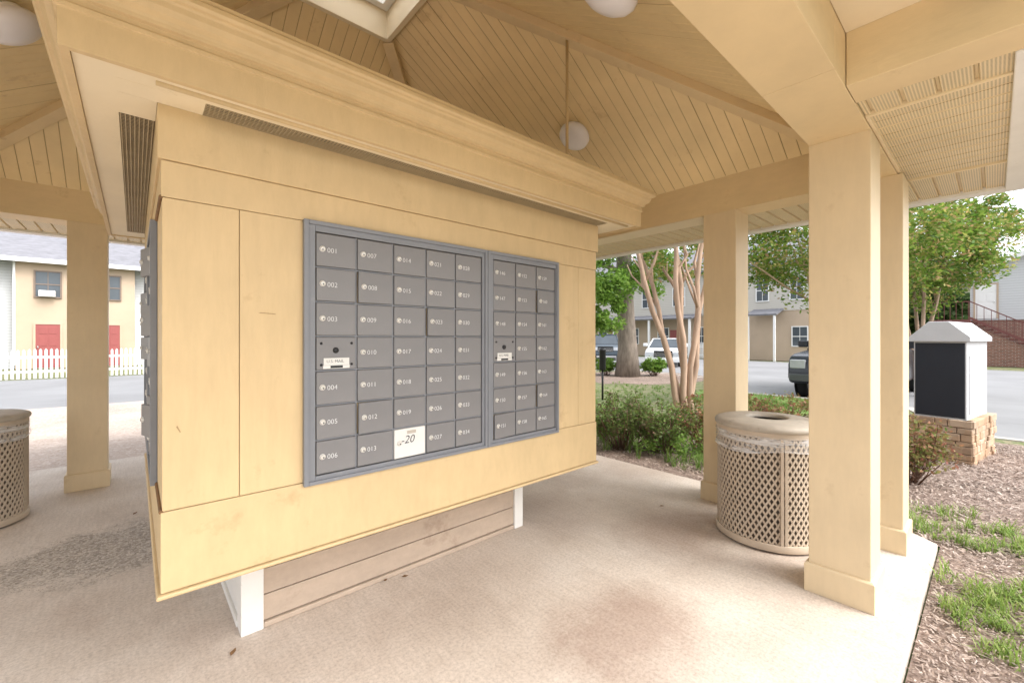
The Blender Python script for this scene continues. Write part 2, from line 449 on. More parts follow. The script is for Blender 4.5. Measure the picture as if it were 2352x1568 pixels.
n1 = ['%03d' % i for i in range(1, 35)]; n2 = ['%d' % i for i in range(146, 166)]
mail_unit('wide grey mailbox bank of five columns, numbered 001 to 034, with one white door', (.485, KY, .737), 0, 5, n1, {'008': .07, '012': .085, '023': .075, '020': .02, '002': .015, '005': .012}, '020')
mail_unit('narrow grey mailbox bank of three columns numbered 146 to 165', (1.374, KY, .737), 0, 3, n2, {'160': .07, '164': .07, '151': .085, '148': .02, '162': .02})
aj = {(c, r): random.choice([.03, .1, .2, .06]) for c in range(5) for r in range(7) if random.random() < .4}
mail_unit('mailbox bank seen edge-on on the far part of the kiosk left side', (.065, 3.565, .737), -PI/2, 5, None, aj)
aj = {(c, r): random.choice([.03, .1, .25, .06]) for c in range(3) for r in range(7) if random.random() < .5}
mail_unit('mailbox bank seen edge-on on the kiosk left side nearest the front corner', (.065, 2.676, .737), -PI/2, 3, None, aj)

# ------------------------------------------------------------------ kiosk
KX0, KX1, KY0, KY1 = .065, 2.294, 1.755, 3.985
kiosk = thing('mail_kiosk', 'tan square wooden mail kiosk on a narrow sided base with a moulded cornice', 'kiosk', (1.18, 2.87, 0))
MB().box(KX0+.012, KX1-.012, KY0+.010, KY1-.012, .49, 1.745).build('core', M['tan'], kiosk)
MB().box(KX0+.012, KX1-.012, KY0+.024, KY1-.012, 1.75, 2.2).build('core', M['tan'], kiosk)
for x0, x1 in ((KX0, .2735), (.2758, .4835), (1.915, 2.1148), (2.1170, KX1)):
    MB().box(x0, x1, KY0, KY0+.009, .7465, 1.7487).build('panel', M['tan_panel'], kiosk, .0012)
for y0, y1 in ((1.78, 2.133), (3.572, KY1)):
    MB().box(KX0, KX0+.011, y0, y1, .7475, 1.7475).build('panel', M['tan_panel'], kiosk, .0015)
M['scuff'] = mat('scuffed_paint', (.36, .245, .125), .7, .2, 60, 0)
for pts in (((.333, 1.389), (.350, 1.3885), (.388, 1.386), (.389, 1.389), (.362, 1.3915), (.340, 1.3925)), ((.100, 1.012), (.106, 1.0), (.110, .992), (.112, .995), (.108, 1.004), (.103, 1.016))):
    b = MB(); b.add([(x, KY0-.0008, z) for x, z in pts], [tuple(range(len(pts)))]); b.build('scrape', M['scuff'], kiosk, recalc=False)
def ringboard(name, o0, o1, z0, z1, m, bev=.002):
    return MB().ring([(o0, z0), (o1, z0), (o1, z1), (o0, z1)], KX0, KX1, KY0, KY1).build(name, m, kiosk, bev)
ringboard('skirt_board', -.02, .004, .487, .7445, M['tan'])
MB().ring([(-.02, .470), (.012, .470), (.016, .476), (.012, .484), (-.02, .486)], KX0, KX1, KY0, KY1).build('skirt_moulding', M['tan'], kiosk, .002)
ringboard('frieze_board', -.02, .003, 1.7505, 1.867, M['tan'])
ringboard('frieze_board', -.02, .012, 1.8685, 2.05, M['tan'])
for z in (1.7495, .7455):
    MB().tube([(KX0-.003, KY0-.001, z), (KX0-.003, KY0+.36, z)], .006, 10).build('bead', M['brown'], kiosk)
MB().ring([(.19, 2.033), (.210, 2.033), (.211, 2.128), (.217, 2.130), (.218, 2.142), (.213, 2.146), (.213, 2.160), (.226, 2.162), (.228, 2.172), (.232, 2.180), (.246, 2.188), (.255, 2.202), (.258, 2.216), (.262, 2.222), (.272, 2.224), (.279, 2.231), (.279, 2.244), (.274, 2.250), (.274, 2.262), (.05, 2.268), (.05, 2.255), (.19, 2.25)], KX0, KX1, KY0, KY1).build('cornice', M['tan'], kiosk, .001)
MB().box(KX0-.06, KX1+.06, KY0-.06, KY1+.06, 2.262, 2.275).build('top_panel', M['tan'], kiosk)
MB().ring([(.105, 2.040), (.189, 2.040), (.189, 2.064), (.105, 2.064)], KX0, KX1, KY0, KY1).build('soffit_board', M['cream'], kiosk)
MB().tube([(KX0-.02, KY0-.150, 2.040), (KX1+.14, KY0-.150, 2.040)], .010, 10).build('soffit_bead', M['tan'], kiosk, 0, True)
for args in ((KX0-.105, .168, KY0-.105, KY0-.013), (KX0-.105, KX0-.013, KY0-.012, 1.90), (2.285, KX1+.105, KY0-.105, KY0-.013), (KX1+.013, KX1+.105, KY0-.012, KY1+.105), (KX0-.105, KX1+.012, KY1+.013, KY1+.105)):
    MB().box(*args, 2.0395, 2.064).build('soffit_panel', M['cream'], kiosk)
v = MB()
x = .168
while x < 2.285: v.box(x, x+.0030, KY0-.105, KY0-.012, 2.0405, 2.0425); x += .0125
for k in range(8): v.box(.168, 2.285, KY0-.102+k*.0118, KY0-.0990+k*.0118, 2.0383, 2.0405)
vv = v.build('soffit_vent', M['wire'], kiosk, recalc=False); vv['label'] = 'wire mesh vent strip above the mailboxes'
MB().box(.168, 2.285, KY0-.106, KY0-.011, 2.066, 2.071).build('vent_backing', M['dark'], kiosk)  # near-black sheet stands in for the shade behind the vent mesh
v = MB()
y = 1.90
while y < 4.0: v.box(KX0-.105, KX0-.012, y, y+.0028, 2.0405, 2.0425); y += .0125
for k in range(8): v.box(KX0-.102+k*.0118, KX0-.0992+k*.0118, 1.90, 4.0, 2.0383, 2.0405)
vv = v.build('soffit_vent', M['wire'], kiosk, recalc=False); vv['label'] = 'wire mesh vent on the left side of the kiosk'
MB().box(KX0-.106, KX0-.011, 1.90, 4.0, 2.066, 2.071).build('vent_backing', M['dark'], kiosk)  # painted shade again, behind the left vent mesh
BX0, BX1, BY0, BY1 = .345, 2.015, 2.17, 3.57
MB().box(BX0+.024, BX1-.02, BY0+.018, BY1-.02, 0, .49).build('base_core', M['lap_shade'], kiosk)  # dark core shows through the board gaps as painted lap shade
for k in range(4):
    z0 = .032+k*.117; z1 = z0+.111
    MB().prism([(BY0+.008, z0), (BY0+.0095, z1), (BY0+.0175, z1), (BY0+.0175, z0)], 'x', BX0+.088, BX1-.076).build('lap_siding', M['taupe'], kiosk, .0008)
    MB().prism([(BX0+.008, z0), (BX0+.0095, z1), (BX0+.0235, z1), (BX0+.0235, z0)], 'y', BY0+.086, BY1-.086).build('lap_siding', M['white'], kiosk, .0008)
for x0, x1 in ((BX0, BX0+.087), (BX1-.075, BX1)):
    MB().box(x0, x1, BY0-.006, BY0+.085, 0, .488).build('corner_board', M['white'], kiosk, .003)
    MB().box(x0, x1, BY1-.085, BY1, 0, .488).build('corner_board', M['white'], kiosk, .003)
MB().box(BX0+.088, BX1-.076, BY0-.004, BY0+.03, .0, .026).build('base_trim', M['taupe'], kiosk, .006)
MB().box(BX0-.004, BX0+.03, BY0+.086, BY1-.086, 0, .028).build('base_trim', M['white'], kiosk, .003)

# ------------------------------------------------------------------ pavilion
PX0, PX1 = -1.22, 3.58
pav = thing('pavilion', 'open square tan pavilion with boxed columns and a boarded pyramid ceiling', 'pavilion', (1.18, 2.9, 0))
pavil_cols = [(2.735, .51), (3.58, .485), (3.58, 1.437), (-.305, 5.30), (-1.22, 5.30), (-1.22, 4.38), (2.68, 5.30), (3.58, 5.30), (3.58, 4.38)]
def column(x, y):
    h = .125
    c = MB().box(x-h, x+h, y-h, y+h, 0, 2.291).build('column', M['col'], pav, .004)
    MB().ring([(-.02, 0), (.016, 0), (.016, .138), (.008, .146), (-.02, .146)], x-h, x+h, y-h, y+h).build('plinth', M['col'], c, .002)
    return c
for x, y in pavil_cols: column(x, y)
BZ0, BZ1 = 2.29, 2.57
IX0, IX1, IY0, IY1 = -1.10, 3.46, .632, 5.178
for args in ((PX0-.122, 1.93, .388, .632), (1.933, 3.702, .388, .632), (PX0-.122, 3.702, 5.178, 5.422), (3.458, 3.702, .634, 5.176), (PX0-.122, -1.098, .634, 5.176)):
    MB().box(*args, BZ0, BZ1).build('beam', M['beam'], pav, .002)
MB().box(3.462, 3.698, 1.58, 4.24, BZ0-.006, BZ0-.001).build('beam_soffit', M['cream'], pav)
CXc, CYc, OP = 1.18, 2.905, .385
ZE, ZO = 2.56, 3.755
RUNX = IX1-(CXc+OP); RUNY = IY1-(CYc+OP)
def ceil_plane(side):
    b = MB(); w = .084; gap = .0028
    lo, hi = (IY0, IY1) if side in 'ew' else (IX0, IX1)
    n = int((hi-lo)/w)+1
    run_o = RUNY if side in 'ew' else RUNX
    run_i = RUNX if side in 'ew' else RUNY
    def pt(s, e, dz=0):
        z = ZE+(ZO-ZE)*e+dz
        if side == 'e': return (IX1-e*run_i, s, z)
        if side == 'w': return (IX0+e*run_i, s, z)
        if side == 's': return (s, IY0+e*run_i, z)
        return (s, IY1-e*run_i, z)
    def emax(s): return max(0, min(1, (s-lo)/run_o, (hi-s)/run_o))
    for i in range(n):
        a = lo+i*w; c = min(hi, a+w-gap)
        if c <= a: continue
        dz = random.uniform(-.0016, .0016)
        e0, e1 = emax(a), emax(c)
        bv = .003
        v = [pt(a, 0, dz+.003), pt(a+bv, 0, dz), pt(c-bv, 0, dz), pt(c, 0, dz+.003), pt(c, e1, dz+.003), pt(c-bv, emax(c-bv), dz), pt(a+bv, emax(a+bv), dz), pt(a, e0, dz+.003)]
        b.add(v, [(0,1,6,7),(1,2,5,6),(2,3,4,5)])
    b.build('ceiling_boards', M['ceil'], pav, recalc=False)
for s_ in 'ewsn': ceil_plane(s_)
def pyr(z0, z1, ex, th):
    a = [(IX0-ex, IY0-ex), (IX1+ex, IY0-ex), (IX1+ex, IY1+ex), (IX0-ex, IY1+ex)]
    o = [(CXc-OP, CYc-OP), (CXc+OP, CYc-OP), (CXc+OP, CYc+OP), (CXc-OP, CYc+OP)]
    vs = [(x, y, z0) for x, y in a]+[(x, y, z1) for x, y in o]+[(x, y, z0+th) for x, y in a]+[(x, y, z1+th) for x, y in o]
    fs = []
    for k in range(4):
        j = (k+1) % 4
        fs += [(k, j, 4+j, 4+k), (8+k, 12+k, 12+j, 8+j), (k, 8+k, 8+j, j), (4+k, 4+j, 12+j, 12+k)]
    b = MB(); b.add(vs, fs); return b
pyr(ZE+.008, ZO+.008, 0, .02).build('ceiling_backing', M['ceil_gap'], pav)
EX0, EX1, EY0, EY1 = -1.94, 4.30, -.05, 5.98
a = [(EX0, EY0), (EX1, EY0), (EX1, EY1), (EX0, EY1)]
o4 = [(CXc-OP-.08, CYc-OP-.08), (CXc+OP+.08, CYc-OP-.08), (CXc+OP+.08, CYc+OP+.08), (CXc-OP-.08, CYc+OP+.08)]
b = MB(); vs = [(x, y, 2.42) for x, y in a]+[(x, y, 4.02) for x, y in o4]+[(x, y, 2.48) for x, y in a]+[(x, y, 4.10) for x, y in o4]; fs = []
for k in range(4):
    j = (k+1) % 4
    fs += [(k, j, 4+j, 4+k), (8+k, 12+k, 12+j, 8+j), (k, 8+k, 8+j, j), (4+k, 4+j, 12+j, 12+k)]
b.add(vs, fs); b.build('roof', M['shingle'], pav)
for cx, cy, ox, oy in ((IX1, IY0, CXc+OP, CYc-OP), (IX1, IY1, CXc+OP, CYc+OP), (IX0, IY0, CXc-OP, CYc-OP), (IX0, IY1, CXc-OP, CYc+OP)):
    MB().beam((cx, cy, ZE+.004), (ox, oy, ZO+.004), .085, .075).build('hip_rafter', M['beam'], pav, .003)
skc = MB().ring([(-.04, ZO-.045), (-.001, ZO-.045), (-.001, 4.14), (-.04, 4.14)], CXc-OP, CXc+OP, CYc-OP, CYc+OP).build('skylight_curb', M['cream'], pav, .003)
MB().ring([(-.10, 3.93), (-.041, 3.93), (-.041, 3.97), (-.10, 3.97)], CXc-OP, CXc+OP, CYc-OP, CYc+OP).build('skylight_frame', M['white'], skc, .003)
m, nt, p = new_mat('frosted_skylight')
t_ = nt.nodes.new('ShaderNodeBsdfTranslucent'); t_.inputs[0].default_value = (.92, .93, .95, 1)
nt.links.new(t_.outputs[0], nt.nodes['Material Output'].inputs['Surface']); M['frost'] = m
MB().box(CXc-OP-.08, CXc+OP+.08, CYc-OP-.08, CYc+OP+.08, 4.142, 4.15).build('skylight_pane', M['frost'], skc)
def ribbed(name, axis, x0, x1, y0, y1, z, m, pitch=.1):
    b = MB()
    lo, hi = (x0, x1) if axis == 'y' else (y0, y1)
    prof = []; s = lo
    while s < hi-.001:
        e = min(hi, s+pitch)
        for q, dz in ((0, 0), (.80, 0), (.84, .014), (.93, .014), (.97, 0)):
            u = s+q*pitch
            if u <= e: prof.append((u, z+dz))
        s = e
    prof.append((hi, z))
    vs = []
    for u, zz in prof:
        if axis == 'y': vs += [(u, y0, zz), (u, y1, zz)]
        else: vs += [(x0, u, zz), (x1, u, zz)]
    b.add(vs, [(2*i, 2*i+1, 2*i+3, 2*i+2) for i in range(len(prof)-1)])
    return b.build(name, m, pav, recalc=False)
SZ = 2.305
ribbed('soffit', 'x', 2.285, 2.475, -.05, .386, SZ, M['perf'], .105)
ribbed('soffit', 'y', 2.495, 3.695, -.05, .386, SZ, M['perf'], .10)
ribbed('soffit', 'x', 3.715, EX1, -.05, EY1, SZ, M['perf'], .105)
ribbed('soffit', 'y', EX0, 3.70, 5.424, EY1, SZ, M['perf'], .10)
ribbed('soffit', 'x', EX0, -1.345, -.05, 5.42, SZ, M['perf'], .10)
tr = MB(); tr.box(2.475, 2.495, -.05, .386, SZ-.008, SZ+.02); tr.box(3.695, 3.715, -.05, .386, SZ-.008, SZ+.02); tr.box(3.7035, 3.72, .386, 5.42, SZ-.008, SZ+.02)
tr.box(2.5, 3.69, .372, .386, SZ-.008, SZ+.02)
tr.build('soffit_trim', M['vinyl'], pav, .002)
fa = MB(); fa.box(2.285, EX1+.11, -.16, -.05, 2.285, 2.46); fa.box(EX1, EX1+.11, -.05, EY1, 2.285, 2.46); fa.box(EX0, EX1+.11, EY1, EY1+.11, 2.285, 2.46); fa.box(EX0-.11, EX0, -.05, EY1+.11, 2.285, 2.46)
fa.build('fascia', M['white'], pav, .004)
MB().box(2.10, 2.283, -.9, .386, BZ0, 2.54).build('outrigger_beam', M['beam'], pav, .003)
MB().box(1.2, 2.098, -.6, .386, 2.5, 2.54).build('porch_ceiling', M['cream'], pav)

# ------------------------------------------------------------------ lamps, conduit
def lamp(label, loc, rot):
    t = thing('ceiling_lamp', label, 'lamp', loc, rot)
    k = .90
    MB().lathe([(.0001, 0), (.10*k, 0), (.105*k, -.015), (.10*k, -.03), (.0001, -.03)], 28).build('base_plate', M['white'], t, 0, True, local=True)
    MB().lathe([(r*k, z*k) for r, z in [(.10, -.02), (.128, -.035), (.142, -.062), (.138, -.09), (.115, -.118), (.075, -.138), (.03, -.147), (.0001, -.149)]], 32).build('globe', M['globe'], t, 0, True, local=True)
lamp('white round ceiling lamp behind the thin hanging conduit', (2.755, 2.30, 3.02), (0, R(32), 0))
lamp('white round ceiling lamp cut off by the top edge of the picture', (1.54, 1.07, 2.842), (R(32), 0, 0))
lamp('white round ceiling lamp in the top left corner, beyond the cornice', (-.50, 3.25, 2.91), (0, R(-32), 0))
cd = MB().tube([(2.17, 1.896, 3.35), (2.17, 1.896, 2.27)], .010, 10); cd.lathe([(.0001, 0), (.03, 0), (.03, -.02), (.012, -.03)], 14, 0, Matrix.Translation((2.17, 1.896, 3.36)))
tag(cd.build('conduit', M['tan'], None, 0, True), 'thin tan electrical conduit dropping from the hip rafter to the kiosk top', 'pipe')

# ------------------------------------------------------------------ litter bins
m, nt, p = new_mat('clear_plastic_bag')
p.inputs['Base Color'].default_value = (.85, .85, .86, 1); p.inputs['Roughness'].default_value = .2
tr_ = nt.nodes.new('ShaderNodeBsdfTransparent'); mx = nt.nodes.new('ShaderNodeMixShader')
ns = noise(nt, 6, 4, (1, 1, 6)); rr_ = ramp(nt, ns.outputs['Fac'], [(.42, (.14,)*3), (.52, (.30,)*3), (.60, (.62,)*3)])  # whiter, denser streaks paint highlights into the clear film
nt.links.new(rr_.outputs[0], mx.inputs[0]); nt.links.new(tr_.outputs[0], mx.inputs[1]); nt.links.new(p.outputs[0], mx.inputs[2])
nt.links.new(mx.outputs[0], nt.nodes['Material Output'].inputs['Surface']); M['bag'] = m
def bin_build(label, loc, rotz):
    t = thing('litter_bin', label, 'trash can', loc, (0, 0, rotz))
    r = .30
    b = MB(); n = 58; hp = .058; zlo, zhi = .05, .70
    for hand in (1, -1):
        for k in range(n):
            a0 = 2*PI*k/n; seg = 18
            vs = []
            for i in range(seg+1):
                z = zlo+(zhi-zlo)*i/seg
                a = a0+hand*(z-zlo)/hp*(2*PI/n)
                wv = .0062/r
                rr = r+hand*.0012
                for s in (-1, 1):
                    an = a+s*wv
                    vs.append((rr*math.cos(an), rr*math.sin(an), z))
            b.add(vs, [(2*i, 2*i+1, 2*i+3, 2*i+2) for i in range(seg)])
    o = b.build('mesh_panel', M['canm'], t, local=True, recalc=False)
    so = o.modifiers.new('solid', 'SOLIDIFY'); so.thickness = .004
    MB().lathe([(.0001, .03), (.272, .03), (.278, .06), (.278, .74)], 40).build('liner', M['liner'], t, 0, True, local=True)
    MB().lathe([(.288, .012), (.310, .012), (.312, .03), (.310, .055), (.292, .055)], 48, closed=True).build('bottom_hoop', M['canm'], t, .002, True, local=True)
    MB().lathe([(.290, .688), (.306, .688), (.308, .715), (.306, .742), (.29, .742)], 48, closed=True).build('top_band', M['canm'], t, .002, True, local=True)
    for k in range(3):
        for da in (-.037, .037):
            a = k*2*PI/3+da
            T = Matrix.Rotation(a, 4, 'Z')
            MB().box(.293, .309, -.0085, .0085, .055, .69, 0, T).build('upright', M['canm'], t, .002, local=True)
    MB().lathe([(.112, .760), (.118, .776), (.13, .780), (.20, .777), (.285, .766), (.312, .756), (.318, .745), (.316, .728), (.305, .722), (.30, .735), (.19, .752), (.112, .752)], 56, closed=True).build('lid', M['canlid'], t, 0, True, local=True)
    MB().lathe([(.0001, .705), (.15, .705)], 32).build('opening_shade_disc', M['dark'], t, local=True)  # dark disc painting the shade inside the bin mouth
    b = MB(); n = 100; rows = 8; vs = []
    for j in range(rows):
        for k in range(n):
            a = 2*PI*k/n
            fr_ = j/(rows-1)
            z = .60+.10*fr_+(1-fr_)*(.016*math.sin(2*a+1)+.006*math.sin(5*a+2))
            rr = .3105+.0022*math.sin(j*2.1+3*a)+.0012*math.sin(13*a-j*1.2)
            vs.append((rr*math.cos(a), rr*math.sin(a), z))
    b.add(vs, [(j*n+k, j*n+(k+1) % n, (j+1)*n+(k+1) % n, (j+1)*n+k) for j in range(rows-1) for k in range(n)])
    pts = []
    for k in range(61):
        a = 2*PI*k/60; pts.append((.313*math.cos(a), .313*math.sin(a), .60+.016*math.sin(2*a+1)+.006*math.sin(5*a+2)))
    b.tube(pts, .004, 6)
    b.build('bag_edge', M['bag'], t, 0, True, local=True, recalc=False)
    return t
can = bin_build('taupe expanded-metal litter bin standing among the three columns on the right', (3.16, 1.0, 0), R(214))
can2 = copy_tree(can); can2.location = (-.89, 4.70, 0); can2.rotation_euler = (0, 0, R(20)); can2['label'] = 'taupe expanded-metal litter bin cut off by the left edge'

# ------------------------------------------------------------------ ground
def sheet(name, poly, z, m, label, cat, thick=0):
    b = MB()
    if thick: b.prism(poly, 'z', z-thick, z)
    else: b.add([(x, y, z) for x, y in poly], [tuple(range(len(poly)))])
    return struct(b.build(name, m), label, cat)
sheet('ground', [(-400, -400), (400, -400), (400, 400), (-400, 400)], -.22, M['lawn'], 'grassy ground running out to the horizon', 'ground')
sheet('road', [(-90, -40), (29.5, -40), (29.5, 22.5), (-90, 22.5)], -.17, M['asphalt'], 'pale asphalt road and parking lot around the pavilion island', 'road')
isl = [(-40, 11.8), (13.5, 11.8), (15.5, 9.5), (14, 5.4), (11.2, 4.4), (11.2, 1.1), (8.7, .25), (8.7, -25), (-40, -25)]
sheet('lawn', isl, -.05, M['lawn'], 'patchy lawn around the pavilion', 'lawn', .15)
sheet('lawn', [(8.6, 2.2), (11.05, 2.0), (11.05, 4.4), (12.6, 5.0), (10.4, 4.9), (9.0, 4.0)], -.043, M['green'], 'bright green strip of lawn in front of the pickup truck', 'lawn')
kb = MB()
for i in range(len(isl)):
    p0 = Vector((*isl[i], 0)); p1 = Vector((*isl[(i+1) % len(isl)], 0))
    kb.beam(p0+Vector((0, 0, -.035)), p1+Vector((0, 0, -.035)), .15, .14)
struct(kb.build('kerb', M['kerb']), 'concrete kerb along the road edge', 'kerb')
slab = [(-6.5, -7), (1.95, -7), (1.95, -.6), (2.15, .235), (3.80, .235), (3.90, .36), (3.86, 1.5), (3.86, 6.0), (1.6, 6.25), (-6.5, 6.25)]  # unseen left and rear parts extended to bounce more light inside
struct(MB().prism(slab, 'z', -.12, 0).build('concrete_slab', M['concrete'], None, .008), 'stained pinkish concrete floor under the pavilion', 'floor')
sheet('path', [(-6.5, 6.27), (1.9, 6.27), (2.6, 11.7), (-6.5, 11.7)], -.006, M['aggregate'], 'exposed aggregate path leading from the slab to the left road', 'path', .05)  # widened out of view at left, also for bounce light
sheet('mulch_bed', [(3.87, -3.0), (8.2, -3.0), (8.3, 1.2), (6.2, 2.3), (6.5, 4.6), (4.4, 6.3), (3.87, 6.3)], -.038, M['mulchbed'], 'brown mulch bed beside the slab', 'mulch')
sheet('mulch_bed', [(1.97, -3.0), (3.865, -3.0), (3.865, .228), (2.16, .228), (1.97, -.6)], -.036, M['mulchbed'], 'mulch strip along the near slab edge', 'mulch')
circ = [(13.0+2.6*math.cos(2*PI*k/24)*(1+.1*math.sin(3*k)), 8.2+2.2*math.sin(2*PI*k/24)) for k in range(24)]
sheet('mulch_bed', circ, -.044, M['mulchbed'], 'mulch ring around the thick tree trunk', 'mulch')

def stuff(name, vs, fs, m, label, cat):
    me = bpy.data.meshes.new(name); me.from_pydata(vs, [], fs); me.materials.append(m); me.update()
    o = bpy.data.objects.new(name, me); COL.objects.link(o)
    return tag(o, label, cat, None, 'stuff')
def raw(name, vs, fs, m, parent):
    off = ORIG[parent]
    me = bpy.data.meshes.new(name); me.from_pydata([(v[0]-off.x, v[1]-off.y, v[2]-off.z) for v in vs], [], fs); me.materials.append(m); me.update()
    o = bpy.data.objects.new(name, me); COL.objects.link(o); o.parent = parent
    return o
vs, fs = [], []
def chip(x, y, z, L, W):
    a = random.uniform(0, PI); t = random.uniform(-.5, .5)
    ux, uy = math.cos(a)*L, math.sin(a)*L; wx, wy = -math.sin(a)*W, math.cos(a)*W
    k = len(vs); dz = math.sin(t)*L; dw = random.uniform(-.4, .4)*W
    vs.extend([(x-ux-wx, y-uy-wy, z-dz-dw), (x+ux-wx, y+uy-wy, z+dz-dw), (x+ux*.9+wx, y+uy*.9+wy, z+dz+dw), (x-ux*.8+wx, y-uy*.8+wy, z-dz+dw)])
    fs.append((k, k+1, k+2, k+3))
for i in range(9000):
    x = random.uniform(1.98, 4.2); y = random.uniform(-.5, .22)
    if x > 3.9: y = random.uniform(-.5, .5)
    chip(x, y, -.028+random.uniform(0, .014), random.uniform(.004, .015)*(1 if random.random() < .92 else 1.8), random.uniform(.0012, .0036))
for i in range(13000):
    chip(random.uniform(3.9, 8.1), random.uniform(-.6, 1.2), -.028+random.uniform(0, .02), random.uniform(.007, .024), random.uniform(.002, .006))
for i in range(5000):
    chip(random.uniform(3.9, 6.2), random.uniform(1.2, 4.6), -.028+random.uniform(0, .02), random.uniform(.008, .024), random.uniform(.002, .006))
M['chips'] = leaf_mat('mulch_chips', [(.14, .095, .075), (.30, .225, .18), (.46, .375, .32), (.22, .155, .125), (.55, .47, .41)], 0)
stuff('mulch', vs, fs, M['chips'], 'loose shredded bark mulch scattered on the beds', 'mulch')

M['blade'] = leaf_mat('strappy_grass', [(.12, .21, .04), (.22, .33, .06), (.34, .45, .12), (.16, .27, .05), (.48, .52, .22)], .4)
M['cover'] = leaf_mat('grassy_cover', [(.09, .18, .03), (.16, .28, .05), (.24, .37, .08), (.11, .21, .04), (.32, .41, .13)], .45)
def tuft(vs, fs, x, y, z, n, h, spread):
    for i in range(n):
        a = random.uniform(0, 2*PI); hh = h*random.uniform(.5, 1.1); sp = spread*random.uniform(.2, 1.1); w = random.uniform(.0022, .0042)
        bx, by = x+random.gauss(0, .018), y+random.gauss(0, .018)
        dx, dy = math.cos(a), math.sin(a)
        k = len(vs)
        for q, (fz, fr) in enumerate(((0, 0), (.6, .25), (.95, .65), (.8, 1.1))):
            ww = w*(1-.27*q)
            px_, py_ = bx+dx*sp*fr, by+dy*sp*fr
            vs.append((px_-dy*ww, py_+dx*ww, z+hh*fz)); vs.append((px_+dy*ww, py_-dx*ww, z+hh*fz))
        for q in range(3): fs.append((k+2*q, k+2*q+1, k+2*q+3, k+2*q+2))
vs, fs = [], []
for i in range(400):
    x = random.uniform(2.45, 4.5); y = random.uniform(-.75, .19)
    if x < 2.65 and random.random() < .7: continue
    if x > 3.7 and random.random() < .55: continue
    if y > .10 and random.random() < .5: continue
    if math.sin(x*6.1+1)+math.sin(y*11+x*3) < -.65: continue
    tuft(vs, fs, x, y, -.04, random.randint(10, 26), random.uniform(.04, .11), random.uniform(.05, .12))
for i in range(34):
    x = random.uniform(3.95, 4.7); y = random.uniform(.1, .5)
    tuft(vs, fs, x, y, -.04, random.randint(10, 20), random.uniform(.06, .12), .10)
stuff('grass', vs, fs, M['blade'], 'bright strappy border grass beside the near slab edge', 'grass')
def leafset(clumps, n, size, flat=.5):
    vs, fs = [], []
    for (c, rad) in clumps:
        m_ = max(4, int(n*random.uniform(.7, 1.3)))
        for i in range(m_):
            d = Vector((random.gauss(0, 1), random.gauss(0, 1), random.gauss(0, .8))).normalized()*rad*(random.random()**.45)
            p = Vector(c)+d
            u = Vector((random.gauss(0, 1), random.gauss(0, 1), random.gauss(0, .6))).normalized()
            w = u.cross(Vector((random.gauss(0, 1), random.gauss(0, 1), random.gauss(0, 1)))).normalized()
            s = size*random.uniform(.6, 1.25)
            k = len(vs)
            for q in (p-u*s, p+w*s*flat-u*s*.1, p+u*s, p-w*s*flat-u*s*.1): vs.append((q.x, q.y, q.z))
            fs.append((k, k+1, k+2, k+3))
    return vs, fs
cl = []
for i in range(120):
    cl.append(((random.uniform(4.2, 6.3), random.uniform(1.8, 4.1), random.uniform(.02, .24)), random.uniform(.08, .17)))
vs, fs = leafset(cl, 46, .028, .35)
for i in range(190):
    x = random.uniform(4.15, 6.2); y = random.uniform(1.8, 4.0)
    tuft(vs, fs, x, y, -.04, random.randint(10, 20), random.uniform(.10, .24), random.uniform(.12, .2))
for i in range(600):
    x = random.uniform(6.0, 11.0); y = random.uniform(2.6, 7.5)
    tuft(vs, fs, x, y, -.05, 9, random.uniform(.03, .09), .06)
for i in range(260):
    x = random.uniform(8.6, 11.1); y = random.uniform(2.2, 4.6)
    tuft(vs, fs, x, y, -.045, 12, random.uniform(.04, .09), .07)
stuff('groundcover', vs, fs, M['cover'], 'green grassy groundcover among the shrubs beyond the slab', 'groundcover')
vs, fs = [], []
for i in range(2600):
    a = random.uniform(0, 2*PI); q = random.random()**.6*1.05
    x = -.02+math.cos(a)*q*.62; y = 3.62+math.sin(a)*q*.43
    if x > .335: continue
    s = random.uniform(.0015, .0045)
    k = len(vs)
    for dx, dy, dz in ((1, 0, 0), (-.4, .9, 0), (-.6, -.8, 0), (.05, .05, .8)):
        vs.append((x+dx*s*random.uniform(.7, 1.2), y+dy*s*random.uniform(.7, 1.2), max(.0005, dz*s)))
    fs.extend([(k, k+1, k+3), (k+1, k+2, k+3), (k+2, k, k+3)])
M['grit'] = leaf_mat('grit', [(.20, .17, .14), (.38, .33, .28), (.30, .25, .21), (.50, .45, .39)], 0)
stuff('gravel', vs, fs, M['grit'], 'patch of loose grey grit on the slab left of the kiosk', 'gravel')
for px, py in ((535, 1500), (930, 1325), (885, 1333), (1520, 1163), (1700, 1190), (310, 1180)):
    c = ground(px, py)
    b = MB(); a = random.uniform(0, 6); T = Matrix.Translation((c.x, c.y, .004)) @ Matrix.Rotation(a, 4, 'Z')
    b.add([(-.018, 0, 0), (-.005, .009, .005), (.010, .007, .003), (.021, 0, .007), (.008, -.008, .004), (-.007, -.007, .002)], [(0, 1, 2, 3, 4, 5)], 0, T)
    tag(b.build('dry_leaf', M['brown'], None, recalc=False), 'small dry brown leaf lying on the concrete floor', 'leaf', 'dry leaves on the slab')

